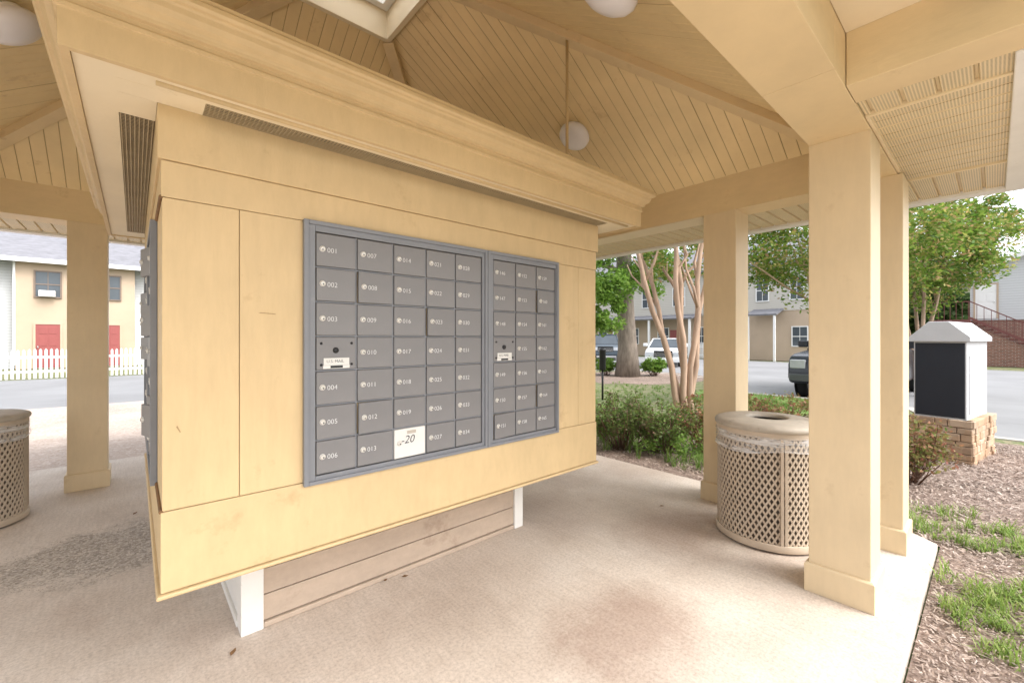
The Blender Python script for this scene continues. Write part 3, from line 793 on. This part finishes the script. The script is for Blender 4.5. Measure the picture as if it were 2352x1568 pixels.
# ------------------------------------------------------------------ vegetation
def cloud(center, rx, ry, rz, n, r0, r1):
    out = []
    for i in range(n):
        d = Vector((random.gauss(0, 1), random.gauss(0, 1), random.gauss(0, 1))).normalized()*(random.random()**.4)
        out.append(((center[0]+d.x*rx, center[1]+d.y*ry, center[2]+d.z*rz), random.uniform(r0, r1)))
    return out
GREEN = leaf_mat('oak_leaves', [(.08, .17, .025), (.15, .27, .04), (.22, .36, .06), (.11, .21, .03), (.30, .42, .10)], .5)
MYR = leaf_mat('myrtle_leaves', [(.08, .17, .025), (.15, .26, .04), (.25, .35, .06), (.11, .20, .03), (.38, .38, .10), (.44, .27, .15)], .5)
DARKG = leaf_mat('distant_leaves', [(.05, .09, .03), (.075, .13, .04), (.11, .17, .055), (.06, .11, .035)], .35)
RED = leaf_mat('reddish_shrub_leaves', [(.11, .19, .04), (.25, .11, .08), (.17, .24, .05), (.36, .14, .11), (.21, .28, .07), (.44, .20, .13)], .45)
PURP = leaf_mat('dark_shrub_leaves', [(.09, .16, .045), (.17, .10, .07), (.14, .22, .055), (.13, .19, .05), (.20, .28, .07)], .45)
def wig(p0, p1, n, amp):
    p0, p1 = Vector(p0), Vector(p1); out = []
    for i in range(n+1):
        t = i/n; p = p0.lerp(p1, t)
        if 0 < i < n: p += Vector((random.gauss(0, amp), random.gauss(0, amp), 0))
        out.append(p)
    return out
tx, ty = at(1441, 15.0)
t = thing('tree', 'thick grey-trunked shade tree rising from a mulch ring', 'tree', (tx, ty, -.05))
b = MB(); pts = wig((tx, ty, -.1), (tx-.1, ty+.15, 6.5), 7, .04)
b.tube(pts, [.46, .34, .30, .285, .27, .25, .22, .18], 14)
for k in range(9):
    a = k*.75; h = random.uniform(3.4, 6.2); L = random.uniform(2.0, 3.4)
    e = (tx+L*math.cos(a), ty+L*math.sin(a), h+random.uniform(.8, 2.4))
    b.tube(wig((tx-.05, ty+.07, h), e, 4, .12), [.13, .10, .08, .05, .03], 7)
b.build('trunk', M['trunk'], t, 0, True)
cl = cloud((tx, ty, 7.2), 4.2, 4.2, 2.6, 90, .5, .9)
for k in range(64):
    px = random.uniform(1345, 1550); d = random.uniform(12.2, 15.8); x, y = at(px, d)
    cl.append(((x, y, random.uniform(2.7, 4.6)), random.uniform(.25, .5)))
for k in range(30):
    px = random.uniform(1360, 1430); d = random.uniform(12.6, 14); x, y = at(px, d)
    cl.append(((x, y, random.uniform(1.5, 3.3)), random.uniform(.2, .38)))
vs, fs = leafset(cl, 110, .075); raw('crown', vs, fs, GREEN, t)
mx_, my_ = at(1578, 6.9)
t = thing('tree', 'multi-stemmed crape myrtle with smooth tan trunks growing beyond the slab', 'tree', (mx_, my_, -.05))
b = MB()
for lat, fw, r0 in ((-.98, -.1, .048), (-.70, .35, .042), (-.33, -.25, .048), (-.06, .3, .055), (.20, -.15, .048), (.50, .2, .044)):
    bx, by = mx_+RX*lat*.10+FX*fw*.2, my_+RY*lat*.10+FY*fw*.2
    p = []
    for q in range(9):
        tt = q/8; s = tt**1.25
        z = -.06+tt*3.6
        wob = .035*math.sin(q*1.7+lat*9)
        p.append((bx+RX*(lat*1.1*s+wob)+FX*fw*s, by+RY*(lat*1.1*s+wob)+FY*fw*s, z))
    b.tube(p, [r0*1.35, r0*1.08, r0, r0*.95, r0*.88, r0*.8, r0*.68, r0*.52, r0*.4], 10)
    for s_ in (1, -1):
        q = p[4+(s_ > 0)]; e = (q[0]+s_*RX*random.uniform(.2, .55)+random.gauss(0, .2), q[1]+s_*RY*random.uniform(.2, .5)+random.gauss(0, .2), q[2]+random.uniform(.8, 1.4))
        b.tube(wig(q, e, 4, .04), [r0*.5, r0*.45, r0*.38, r0*.3, r0*.18], 7)
b.build('trunk', M['myrtle'], t, 0, True)
cl = cloud((mx_, my_, 4.3), 2.0, 2.0, 1.1, 60, .25, .5)
for k in range(26):
    px = random.uniform(1470, 1640); x, y = at(px, random.uniform(6.6, 8.4)); cl.append(((x, y, random.uniform(2.4, 3.2)), random.uniform(.12, .24)))
vs, fs = leafset(cl, 90, .040); raw('crown', vs, fs, MYR, t)
def myrtle(label, px, d, zc, rx, rz, n, per, size, m):
    x, y = at(px, d)
    t = thing('tree', label, 'tree', (x, y, -.05)); b = MB()
    for k in range(4):
        a = k*1.6+.3; p = []
        for q in range(6):
            s = (q/5)**1.3
            p.append((x+math.cos(a)*rx*.35*s+random.gauss(0, .02), y+math.sin(a)*rx*.35*s+random.gauss(0, .02), -.06+q/5*zc))
        b.tube(p, [.06, .048, .042, .036, .028, .018], 8)
        for j in range(3):
            e = (p[4][0]+random.gauss(0, rx*.4), p[4][1]+random.gauss(0, rx*.4), p[4][2]+random.uniform(-.2, rz*.8))
            b.tube(wig(p[3+j % 2], e, 3, .05), [.024, .018, .014, .007], 6)
    b.build('trunk', M['myrtle'], t, 0, True)
    vs, fs = leafset(cloud((x, y, zc), rx, rx, rz, n, .20, .45), per, size); raw('crown', vs, fs, m, t)
myrtle('bushy crape myrtle with yellowing leaves showing on both sides of the near columns', 1930, 8.0, 3.35, 1.95, 1.40, 190, 135, .042, MYR)
myrtle('leafy crape myrtle with pinkish tips beyond the grey drop box', 2110, 10.8, 3.75, 1.75, 1.85, 190, 135, .050, MYR)
def bigtree(label, px, d, h, r):
    x, y = at(px, d); t = thing('tree', label, 'tree', (x, y, -.2), group='trees far behind the parking lot')
    b = MB(); b.tube(wig((x, y, -.3), (x, y, h*.7), 4, .1), [.45, .38, .3, .22, .12], 9)
    for k in range(5):
        a = k*1.3; b.tube(wig((x, y, h*.4), (x+math.cos(a)*r*.6, y+math.sin(a)*r*.6, h*.7), 3, .1), [.18, .14, .1, .05], 6)
    b.build('trunk', M['trunk'], t, 0, True)
    vs, fs = leafset(cloud((x, y, h*.58), r, r, h*.46, 150, r*.14, r*.28), 95, .28, .6); raw('crown', vs, fs, DARKG, t)
bigtree('dark tree far behind, left of the stair building', 2115, 40, 8.5, 4.2)
bigtree('broad dark tree far behind, just above the grey drop box', 2215, 60, 12.5, 6)
bigtree('rounded tree behind the roof of the stair building', 2330, 66, 13, 6)
bigtree('dark tree far behind, seen beside the outer column', 2040, 60, 11.5, 6)
bigtree('tall tree behind the cream apartment block', 1640, 64, 15, 7)
bigtree('tree behind the left end of the cream apartment block', 1420, 70, 14, 7)
def shrub(label, x, y, h, r, n, per, size, m, group=None):
    t = thing('shrub', label, 'shrub', (x, y, -.04), group=group)
    b = MB(); cl = []
    for k in range(n):
        a = random.uniform(0, 2*PI); rr = r*math.sqrt(random.random()); hh = h*random.uniform(.45, 1.0)*(1-.25*rr/r)
        e = (x+rr*math.cos(a), y+rr*math.sin(a), hh)
        b.tube(wig((x+rr*.25*math.cos(a), y+rr*.25*math.sin(a), -.05), e, 3, .02), [.006, .005, .004, .0025], 5)
        cl.append((e, random.uniform(.06, .13))); cl.append(((e[0]*.6+x*.4+random.gauss(0, .05), e[1]*.6+y*.4+random.gauss(0, .05), hh*.65), random.uniform(.06, .12)))
    b.build('stem', M['stem'], t, 0, True)
    vs, fs = leafset(cl, per, size); raw('foliage', vs, fs, m, t)
for lab, px, py, h, r, m, n in (('loose dark reddish shrub beside the kiosk right edge', 1430, 1022, .66, .44, PURP, 48), ('loose reddish shrub in front of the multi-stemmed trunks', 1525, 1030, .62, .38, PURP, 40), ('dark reddish shrub touching the left edge of the column behind the bin', 1612, 1035, .66, .3, RED, 26)):
    c = ground(px, py); shrub(lab, c.x, c.y, h, r, n, 32, .023, m)
for lab, px, d, h, r, n in (('pinkish red-tipped shrub seen between the bin and the near column', 1790, 5.4, .62, .5, 46), ('red-leaved shrub growing against the outer right column', 2085, 3.95, .66, .28, 46), ('red-tipped shrub behind the near columns', 1960, 5.2, .64, .5, 40)):
    x, y = at(px, d); shrub(lab, x, y, h, r, n, 32, .022, RED)
for lab, px, d in (('small bright green shrub beside the thick tree trunk', 1500, 15.2), ('small yellow-green shrub left of the thick tree trunk', 1390, 15.5)):
    x, y = at(px, d); shrub(lab, x, y, .6, .5, 40, 40, .045, GREEN)

# ------------------------------------------------------------------ drop box on stone base
kx, ky = 6.6, .19
t = thing('drop_box', 'tall dark-fronted drop box with grey gabled lid on a stacked stone base', 'drop box', (kx, ky, -.04), (0, 0, R(-9)))
W_, Dp = .42, .88
b = MB(); rnd = random.Random(4)
z = 0.0
while z < .47:
    hh = rnd.choice([.05, .065, .08])
    for (face) in ('f', 's'):
        s = 0.0; Lm = W_+.1 if face == 'f' else Dp+.1
        while s < Lm-.01:
            w = min(rnd.uniform(.09, .22), Lm-s); pr = rnd.uniform(.0, .02)
            if face == 'f': b.box(-.05-pr, .03, -.05+s, -.05+s+w-.005, z, z+hh-.005)
            else: b.box(-.05+s, -.05+s+w-.005, -.05-pr, .03, z, z+hh-.005)
            s += w
    z += hh
b.box(-.03, Dp+.04, -.03, W_+.04, 0, z-.01)
b.build('stone_base', M['stone'], t, .006, local=True)
MB().box(0, Dp, 0, W_, z-.01, 1.30).build('cabinet', M['steel'], t, .004, local=True)
MB().box(-.006, .002, .012, W_-.012, z+.01, 1.285).build('front_panel', M['navy'], t, .002, local=True)
MB().box(.10, Dp-.10, -.006, .002, z+.05, 1.15).build('side_panel', M['steel'], t, .002, local=True)
MB().prism([(-.035, 1.30), (W_+.035, 1.30), (W_+.035, 1.35), (W_*.5+.08, 1.52), (W_*.5-.08, 1.52), (-.035, 1.35)], 'x', -.04, Dp+.04).build('lid', M['steel'], t, .006, local=True)

# ------------------------------------------------------------------ post light
x, y = at(1384, 9.3)
t = thing('bollard_light', 'slim black post light standing in the lawn beside the kiosk right edge', 'light', (x, y, -.05))
MB().tube([(x, y, -.06), (x, y, .62)], .022, 10).build('post', M['black'], t, 0, True)
MB().lathe([(.0001, 0), (.06, 0), (.07, .03), (.07, .42), (.075, .43), (.06, .47), (.0001, .48)], 18, 0, Matrix.Translation((x, y, .6))).build('head', M['black'], t, 0, True)

# ------------------------------------------------------------------ buildings
def window(parent, face, c, u0, u1, z0, z1, mull=1, frame=None):
    fr = MB(); w = .06
    def bx(b, a0, a1, q0, q1, d0, d1):
        if face == '-y': b.box(a0, a1, c-d1, c-d0, q0, q1)
        else: b.box(c-d1, c-d0, a0, a1, q0, q1)
    bx(fr, u0-w, u0, z0-w, z1+w, -.05, .06); bx(fr, u1, u1+w, z0-w, z1+w, -.05, .06)
    bx(fr, u0, u1, z1, z1+w, -.05, .06); bx(fr, u0, u1, z0-w, z0, -.05, .08)
    bx(fr, u0, u1, (z0+z1)/2-.025, (z0+z1)/2+.025, -.05, .045)
    for k in range(mull):
        u = u0+(u1-u0)*(k+1)/(mull+1); bx(fr, u-.012, u+.012, z0, z1, -.05, .035)
    o = fr.build('window', frame or M['trim'], parent)
    pn = MB(); bx(pn, u0, u1, z0, z1, -.06, .02); pn.build('pane', M['glass'], o)
    return o
def door(parent, face, c, u0, u1, z0, z1, m):
    def bx(b, a0, a1, q0, q1, d0, d1):
        if face == '-y': b.box(a0, a1, c-d1, c-d0, q0, q1)
        else: b.box(c-d1, c-d0, a0, a1, q0, q1)
    b = MB(); bx(b, u0, u1, z0, z1, -.05, .03)
    for a0, a1 in ((.14, .46), (.54, .86)):
        for q0, q1 in ((.08, .42), (.5, .72), (.78, .94)):
            bx(b, u0+(u1-u0)*a0, u0+(u1-u0)*a1, z0+(z1-z0)*q0, z0+(z1-z0)*q1, -.05, .042)
    o = b.build('door', m, parent, .004)
    f = MB(); bx(f, u0-.08, u0, z0, z1+.08, -.05, .05); bx(f, u1, u1+.08, z0, z1+.08, -.05, .05); bx(f, u0, u1, z1, z1+.08, -.05, .05)
    f.build('frame', M['stucco'], o)
    h = MB(); bx(h, u0+.06, u0+.10, z0+(z1-z0)*.46, z0+(z1-z0)*.5, .03, .09); h.build('handle', M['chrome'], o)
    return o
HY = 31.0
t = thing('townhouse', 'two-storey tan and white townhouse with red doors behind the white picket fence', 'house', (-2, HY, -.2))
MB().box(-4.28, 0.0, HY, HY+8, -.2, 5.0).build('wall', M['stucco'], t)
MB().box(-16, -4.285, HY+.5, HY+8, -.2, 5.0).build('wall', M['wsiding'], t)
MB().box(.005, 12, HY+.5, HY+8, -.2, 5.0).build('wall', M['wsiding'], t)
b = MB(); b.prism([(HY-.45, 5.0), (HY-.45, 5.15), (HY+4.5, 8.4), (HY+9, 5.15), (HY+9, 5.0)], 'x', -16.4, 12.4)
b.build('roof', M['shingle'], t)
MB().box(-16.4, 12.4, HY-.5, HY-.452, 4.93, 5.14).build('gutter', M['trim'], t)
for u0, u1 in ((-3.63, -2.80), (-1.42, -.60)):
    window(t, '-y', HY, u0, u1, 3.33, 4.55, 1, M['winframe'])
    door(t, '-y', HY, u0, u1, -.15, 1.97, M['reddoor'])
window(t, '-y', HY+.5, -7.6, -6.7, 3.3, 4.5); window(t, '-y', HY+.5, 2.2, 3.1, 3.3, 4.5)
MB().box(-3.5, -2.95, HY-.35, HY, 3.33, 3.62).build('air_conditioner', M['trim'], t, .01)
MB().box(-4.36, -4.28, HY-.06, HY+.02, 0, 4.95).build('downpipe', M['trim'], t)
def fence(label, p0, p1, h, base):
    p0 = Vector(p0); p1 = Vector(p1); L = (p1-p0).length; ang = math.atan2(p1.y-p0.y, p1.x-p0.x)
    t = thing('picket_fence', label, 'fence', p0, (0, 0, ang))
    b = MB(); s = 0
    while s < L:
        hh = h*(1+.10*abs(math.sin(s*PI/2.4)))
        b.prism([(s, .04), (s+.070, .04), (s+.070, hh-.06), (s+.035, hh), (s, hh-.06)], 'y', -.02, 0)
        s += .135
    b.build('picket_panel', M['trim'], t, local=True)
    for z in (.25, h*.75): MB().box(0, L, .002, .04, z, z+.08).build('rail', M['trim'], t, local=True)
    s = 0
    while s <= L:
        MB().box(s-.05, s+.05, .042, .142, 0, h+.12).build('post', M['trim'], t, .01, local=True); s += 2.4
fence('white picket fence in front of the tan townhouse', (-8.4, 22.9, -.2), (3.6, 22.9, -.2), 1.02, -.2)
fence('short white picket fence beside the cream apartment block', (30.5, 15.2, -.2), (30.5, 12.0, -.2), 1.1, -.2)
BX = 33.0
t = thing('apartment_block', 'long cream two-storey apartment block behind the parked cars', 'building', (BX, 16, -.2))
MB().box(BX, BX+9, 11.4, 34, -.2, 3.0).build('wall', M['stucco'], t)
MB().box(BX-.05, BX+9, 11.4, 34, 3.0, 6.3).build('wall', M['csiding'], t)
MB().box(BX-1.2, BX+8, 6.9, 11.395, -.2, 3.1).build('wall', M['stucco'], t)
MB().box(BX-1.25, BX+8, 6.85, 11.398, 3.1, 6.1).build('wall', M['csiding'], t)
MB().prism([(BX-.6, 6.3), (BX-.6, 6.45), (BX+4.5, 9.2), (BX+9.6, 6.45), (BX+9.6, 6.3)], 'y', 11.2, 34.4).build('roof', M['shingle'], t)
MB().prism([(BX-1.7, 6.1), (BX-1.7, 6.25), (BX+3.5, 8.9), (BX+8.6, 6.25), (BX+8.6, 6.1)], 'y', 6.4, 11.19).build('roof', M['shingle'], t)
for y0 in (13.2, 16.4, 19.2, 22.5, 26, 29.5):
    window(t, '-x', BX-.05, y0, y0+.95, 3.9, 5.3)
    window(t, '-x', BX, y0+1.4, y0+2.3, .8, 2.1)
for y0 in (14.0, 18.0, 24.0): door(t, '-x', BX, y0-1.2, y0-.35, -.15, 1.95, M['reddoor'])
window(t, '-x', BX-1.25, 8.0, 8.7, 3.8, 5.2); window(t, '-x', BX-1.2, 7.8, 8.6, .8, 2.0); window(t, '-x', BX-1.25, 10.0, 10.7, 3.8, 5.2)
MB().prism([(BX-2.6, 2.75), (BX-1.2, 3.15), (BX-1.2, 3.25), (BX-2.65, 2.85)], 'y', 9.1, 10.9).build('porch_roof', M['shingle'], t)
for y0 in (9.2, 10.75): MB().box(BX-2.55, BX-2.43, y0, y0+.12, -.2, 2.8).build('porch_post', M['trim'], t)
MB().prism([(BX-1.7, 2.75), (BX, 3.1), (BX, 3.2), (BX-1.75, 2.85)], 'y', 15, 26).build('porch_roof', M['shingle'], t)
for y0 in (15.2, 18.6, 22, 25.6): MB().box(BX-1.6, BX-1.45, y0, y0+.15, -.2, 2.8).build('porch_post', M['trim'], t)
b = MB()
for k in range(7): b.box(31.6, 31.66, 11.6, 13.1, .15+k*.2, .29+k*.2)
for y0 in (11.7, 12.9): b.box(31.66, 31.74, y0, y0+.1, -.2, 1.6)
tag(b.build('slatted_screen', M['tanwood']), 'low tan slatted screen in front of the apartment wall', 'screen')
SXx = 36.0
t = thing('stair_building', 'white sided gabled building with brick base and outside stairs at far right', 'building', (SXx, -4, -.2))
MB().prism([(.9, 2.3), (.9, 4.9), (-6, 7.9), (-13, 4.9), (-13, 2.3)], 'x', SXx, SXx+10).build('wall', M['wsiding'], t)
MB().box(SXx+.05, SXx+10, -13, .88, -.2, 2.3).build('wall', M['brick'], t)
MB().prism([(1.4, 4.62), (1.4, 4.85), (-6, 8.2), (-13.5, 4.85), (-13.5, 4.62), (-6, 7.92)], 'x', SXx-.45, SXx+10.4).build('roof', M['trim'], t)
LY = .85
door(t, '-x', SXx, -.1, .7, 2.4, 4.3, M['trim'])
MB().box(SXx-2.2, SXx, LY, 2.3, 2.1, 2.3).build('landing', M['railing'], t)
MB().box(SXx-2.0, SXx-.1, LY, 1.2, -.2, 2.1).build('stair_wall', M['brick'], t)
for y0 in (2.1, 1.5): MB().box(SXx-2.1, SXx-1.98, y0, y0+.12, -.2, 2.1).build('landing_post', M['railing'], t)
b = MB()
for k in range(12): b.box(SXx-2.1, SXx-1.0, LY-(k+1)*.28, LY-k*.28, 2.3-k*.18-.22, 2.3-k*.18-.16)
b.build('stair', M['railing'], t)
b = MB()
b.beam((SXx-2.15, 2.3, 3.3), (SXx-2.15, LY, 3.3), .05, .05); b.beam((SXx-2.15, LY, 3.3), (SXx-2.15, LY-3.6, .95), .05, .05); b.beam((SXx-2.15, LY, 2.45), (SXx-2.15, LY-3.6, .1), .05, .12)
for k in range(7): b.box(SXx-2.165, SXx-2.14, 2.28-k*.23, 2.305-k*.23, 2.3, 3.26)
for k in range(14): b.box(SXx-2.165, SXx-2.14, LY-k*.26, LY+.025-k*.26, 2.3-k*.17, 3.26-k*.17)
b.build('railing', M['railing'], t)
MB().prism([(LY, 2.05), (LY, -.2), (LY-3.6, -.2)], 'x', SXx-2.05, SXx-.1).build('stair_wall', M['brick'], t)

# ------------------------------------------------------------------ vehicles (front towards +x locally)
def car(name, label, cat, loc, rotz, paint, kind):
    t = thing(name, label, cat, loc, (0, 0, rotz))
    if kind == 'sedan':
        W = 1.78
        prof = [(-2.28, .34), (-2.3, .62), (-2.22, .92), (-1.6, 1.0), (.95, .97), (1.9, .86), (2.22, .70), (2.3, .5), (2.24, .28), (-2.2, .26)]
        g = (-1.75, 1.15, .96, -1.0, .35, 1.42); wr = .31; wx = 1.38
    elif kind == 'suv':
        W = 1.86
        prof = [(-2.28, .42), (-2.3, .8), (-2.25, 1.08), (.9, 1.08), (1.95, 1.0), (2.25, .82), (2.3, .55), (2.24, .34), (-2.2, .34)]
        g = (-2.22, 1.15, 1.07, -1.95, .4, 1.72); wr = .36; wx = 1.4
    else:
        W = 1.92
        prof = [(-2.74, .5), (-2.76, 1.18), (.75, 1.20), (1.0, 1.18), (2.3, 1.10), (2.62, 1.04), (2.74, .86), (2.76, .52), (2.65, .40), (-2.65, .42)]
        g = (-1.0, 1.25, 1.17, -.75, .55, 1.82); wr = .40; wx = 1.75
    hw = W/2
    MB().prism(prof, 'y', -hw, hw).build('body', paint, t, .07, True, local=True)
    x0, x1, z0, x2, x3, z1 = g; w0, w1 = hw-.06, hw-.24
    vs = [(x0, -w0, z0), (x1, -w0, z0), (x1, w0, z0), (x0, w0, z0), (x2, -w1, z1), (x3, -w1, z1), (x3, w1, z1), (x2, w1, z1)]
    b = MB(); b.add(vs, [(0,3,2,1),(4,5,6,7),(0,1,5,4),(1,2,6,5),(2,3,7,6),(3,0,4,7)]); b.build('window', M['glass'], t, .03, local=True)
    MB().box(x2-.05, x3+.06, -w1-.02, w1+.02, z1-.03, z1+.035).build('roof', paint, t, .03, True, local=True)
    for a_, c_ in ((0, 4), (1, 5), (2, 6), (3, 7)): MB().tube([vs[a_], vs[c_]], .035, 6).build('pillar', paint, t, 0, True, local=True)
    for s in (-1, 1):
        xm = (x0+x1)/2-.1; MB().tube([(xm, s*(w0+.005), z0), (xm-.02, s*(w1+.005), z1)], .035, 6).build('pillar', paint, t, 0, True, local=True)
    for sx in (-1, 1):
        for sy in (-1, 1):
            T = Matrix.Translation((sx*wx, sy*(hw-.1), wr)) @ Matrix.Rotation(PI/2, 4, 'X')
            w = MB().lathe([(wr*.6, -.11), (wr*.95, -.11), (wr, -.07), (wr, .07), (wr*.95, .11), (wr*.6, .11)], 22, 0, T, True).build('wheel', M['tyre'], t, 0, True, local=True)
            MB().lathe([(.0001, -.105), (wr*.3, -.112), (wr*.62, -.09), (wr*.62, .09), (wr*.3, .112), (.0001, .105)], 16, 0, T).build('rim', M['steel'], w, 0, True, local=True)
            T2 = Matrix.Translation((sx*wx, sy*(hw+.003), wr+.03)) @ Matrix.Rotation(PI/2, 4, 'X')
            MB().lathe([(wr*.98, -.006), (wr*1.16, -.006), (wr*1.16, .006), (wr*.98, .006)], 22, 0, T2, True).build('wheel_arch', M['black'], t, local=True)
    fx = max(p[0] for p in prof); fz = {'sedan': .66, 'suv': .78, 'truck': .86}[kind]
    for s in (-1, 1):
        h_ = .10
        lw = .42 if kind != 'truck' else .36
        MB().box(fx-.22, fx+.012, s*(hw-lw) if s > 0 else -hw+.05, hw-.05 if s > 0 else -(hw-lw), fz-h_, fz+h_).build('headlight', M['lampglass'], t, .02, local=True)
        MB().box(-fx-.012, -fx+.15, s*(hw-.3) if s > 0 else -hw+.02, hw-.02 if s > 0 else -(hw-.3), fz, fz+.2).build('tail_light', M['redlamp'], t, .02, local=True)
        mz = z0+.1
        MB().box(x1-.35, x1-.15, s*hw+(.0 if s > 0 else -.22), s*hw+(.22 if s > 0 else 0), mz-.04, mz+.13).build('mirror', paint, t, .03, local=True)
    gb = MB()
    for k in range(4 if kind == 'truck' else 3): gb.box(fx-.05, fx+.02, -(hw-.45), hw-.45, fz-.16+k*.09, fz-.13+k*.09)
    gb.build('grille', M['chrome'], t, .006, local=True)
    MB().box(fx-.04, fx+.008, -(hw-.44), hw-.44, fz-.18, fz+.17).build('grille_backing', M['black'], t, local=True)
    MB().box(fx-.2, fx+.06, -hw+.04, hw-.04, fz-.40, fz-.22).build('bumper', M['bumper'] if kind == 'truck' else paint, t, .03, local=True)
    return t
M['bumper'] = mat('grey_bumper', (.12, .125, .135), .35, .05, 8, 0, metallic=.4)
P_dark = mat('dark_blue_car_paint', (.016, .020, .030), .25, .05, 3, 0, spec=.6)
P_white = mat('white_car_paint', (.72, .73, .74), .25, .03, 3, 0, spec=.6)
P_grey = mat('blue_grey_car_paint', (.06, .08, .10), .25, .05, 3, 0, spec=.6)
car('pickup_truck', 'dark pickup truck nosed toward the pavilion behind the near columns', 'truck', (14.4, 2.30, -.17), PI, P_dark, 'truck')
x, y = at(1530, 23.5)
car('parked_car', 'white sedan parked between the thick tree and the tan stems', 'car', (x, y, -.17), R(205), P_white, 'sedan')
x, y = at(1392, 30)
car('parked_car', 'dark blue-grey suv parked left of the thick tree trunk', 'car', (x, y, -.2), R(215), P_grey, 'suv')

# ------------------------------------------------------------------ light and camera
w = bpy.data.worlds.new("World"); S.world = w; w.use_nodes = True
nt = w.node_tree; bg = nt.nodes['Background']
sky = nt.nodes.new('ShaderNodeTexSky'); sky.sky_type = 'NISHITA'; sky.sun_disc = False
sky.sun_elevation = R(52); sky.sun_rotation = R(160); sky.dust_density = 4; sky.air_density = 1.0; sky.ozone_density = 1
hs = nt.nodes.new('ShaderNodeHueSaturation'); hs.inputs['Saturation'].default_value = .22
nt.links.new(sky.outputs[0], hs.inputs['Color']); nt.links.new(hs.outputs[0], bg.inputs['Color'])
bg.inputs['Strength'].default_value = .48
sd = bpy.data.lights.new('sun', 'SUN'); sd.energy = 1.3; sd.angle = R(24); sd.color = (1, .95, .88)
so = bpy.data.objects.new('sun', sd); COL.objects.link(so)
dirv = Vector((math.sin(R(160))*math.cos(R(52)), math.cos(R(160))*math.cos(R(52)), math.sin(R(52))))
so.rotation_euler = dirv.to_track_quat('Z', 'Y').to_euler()
so.location = (0, 0, 20)
cam = bpy.data.cameras.new('camera'); co = bpy.data.objects.new('camera', cam); COL.objects.link(co)
co.location = (0, 0, EYE); co.rotation_euler = (R(90), 0, -TH)
cam.sensor_width = 36; cam.lens = FOC/2352*36; cam.shift_y = -8/2352; cam.clip_start = .05; cam.clip_end = 1500
S.camera = co
S.view_settings.view_transform = 'Standard'; S.view_settings.look = 'None'; S.view_settings.exposure = 0
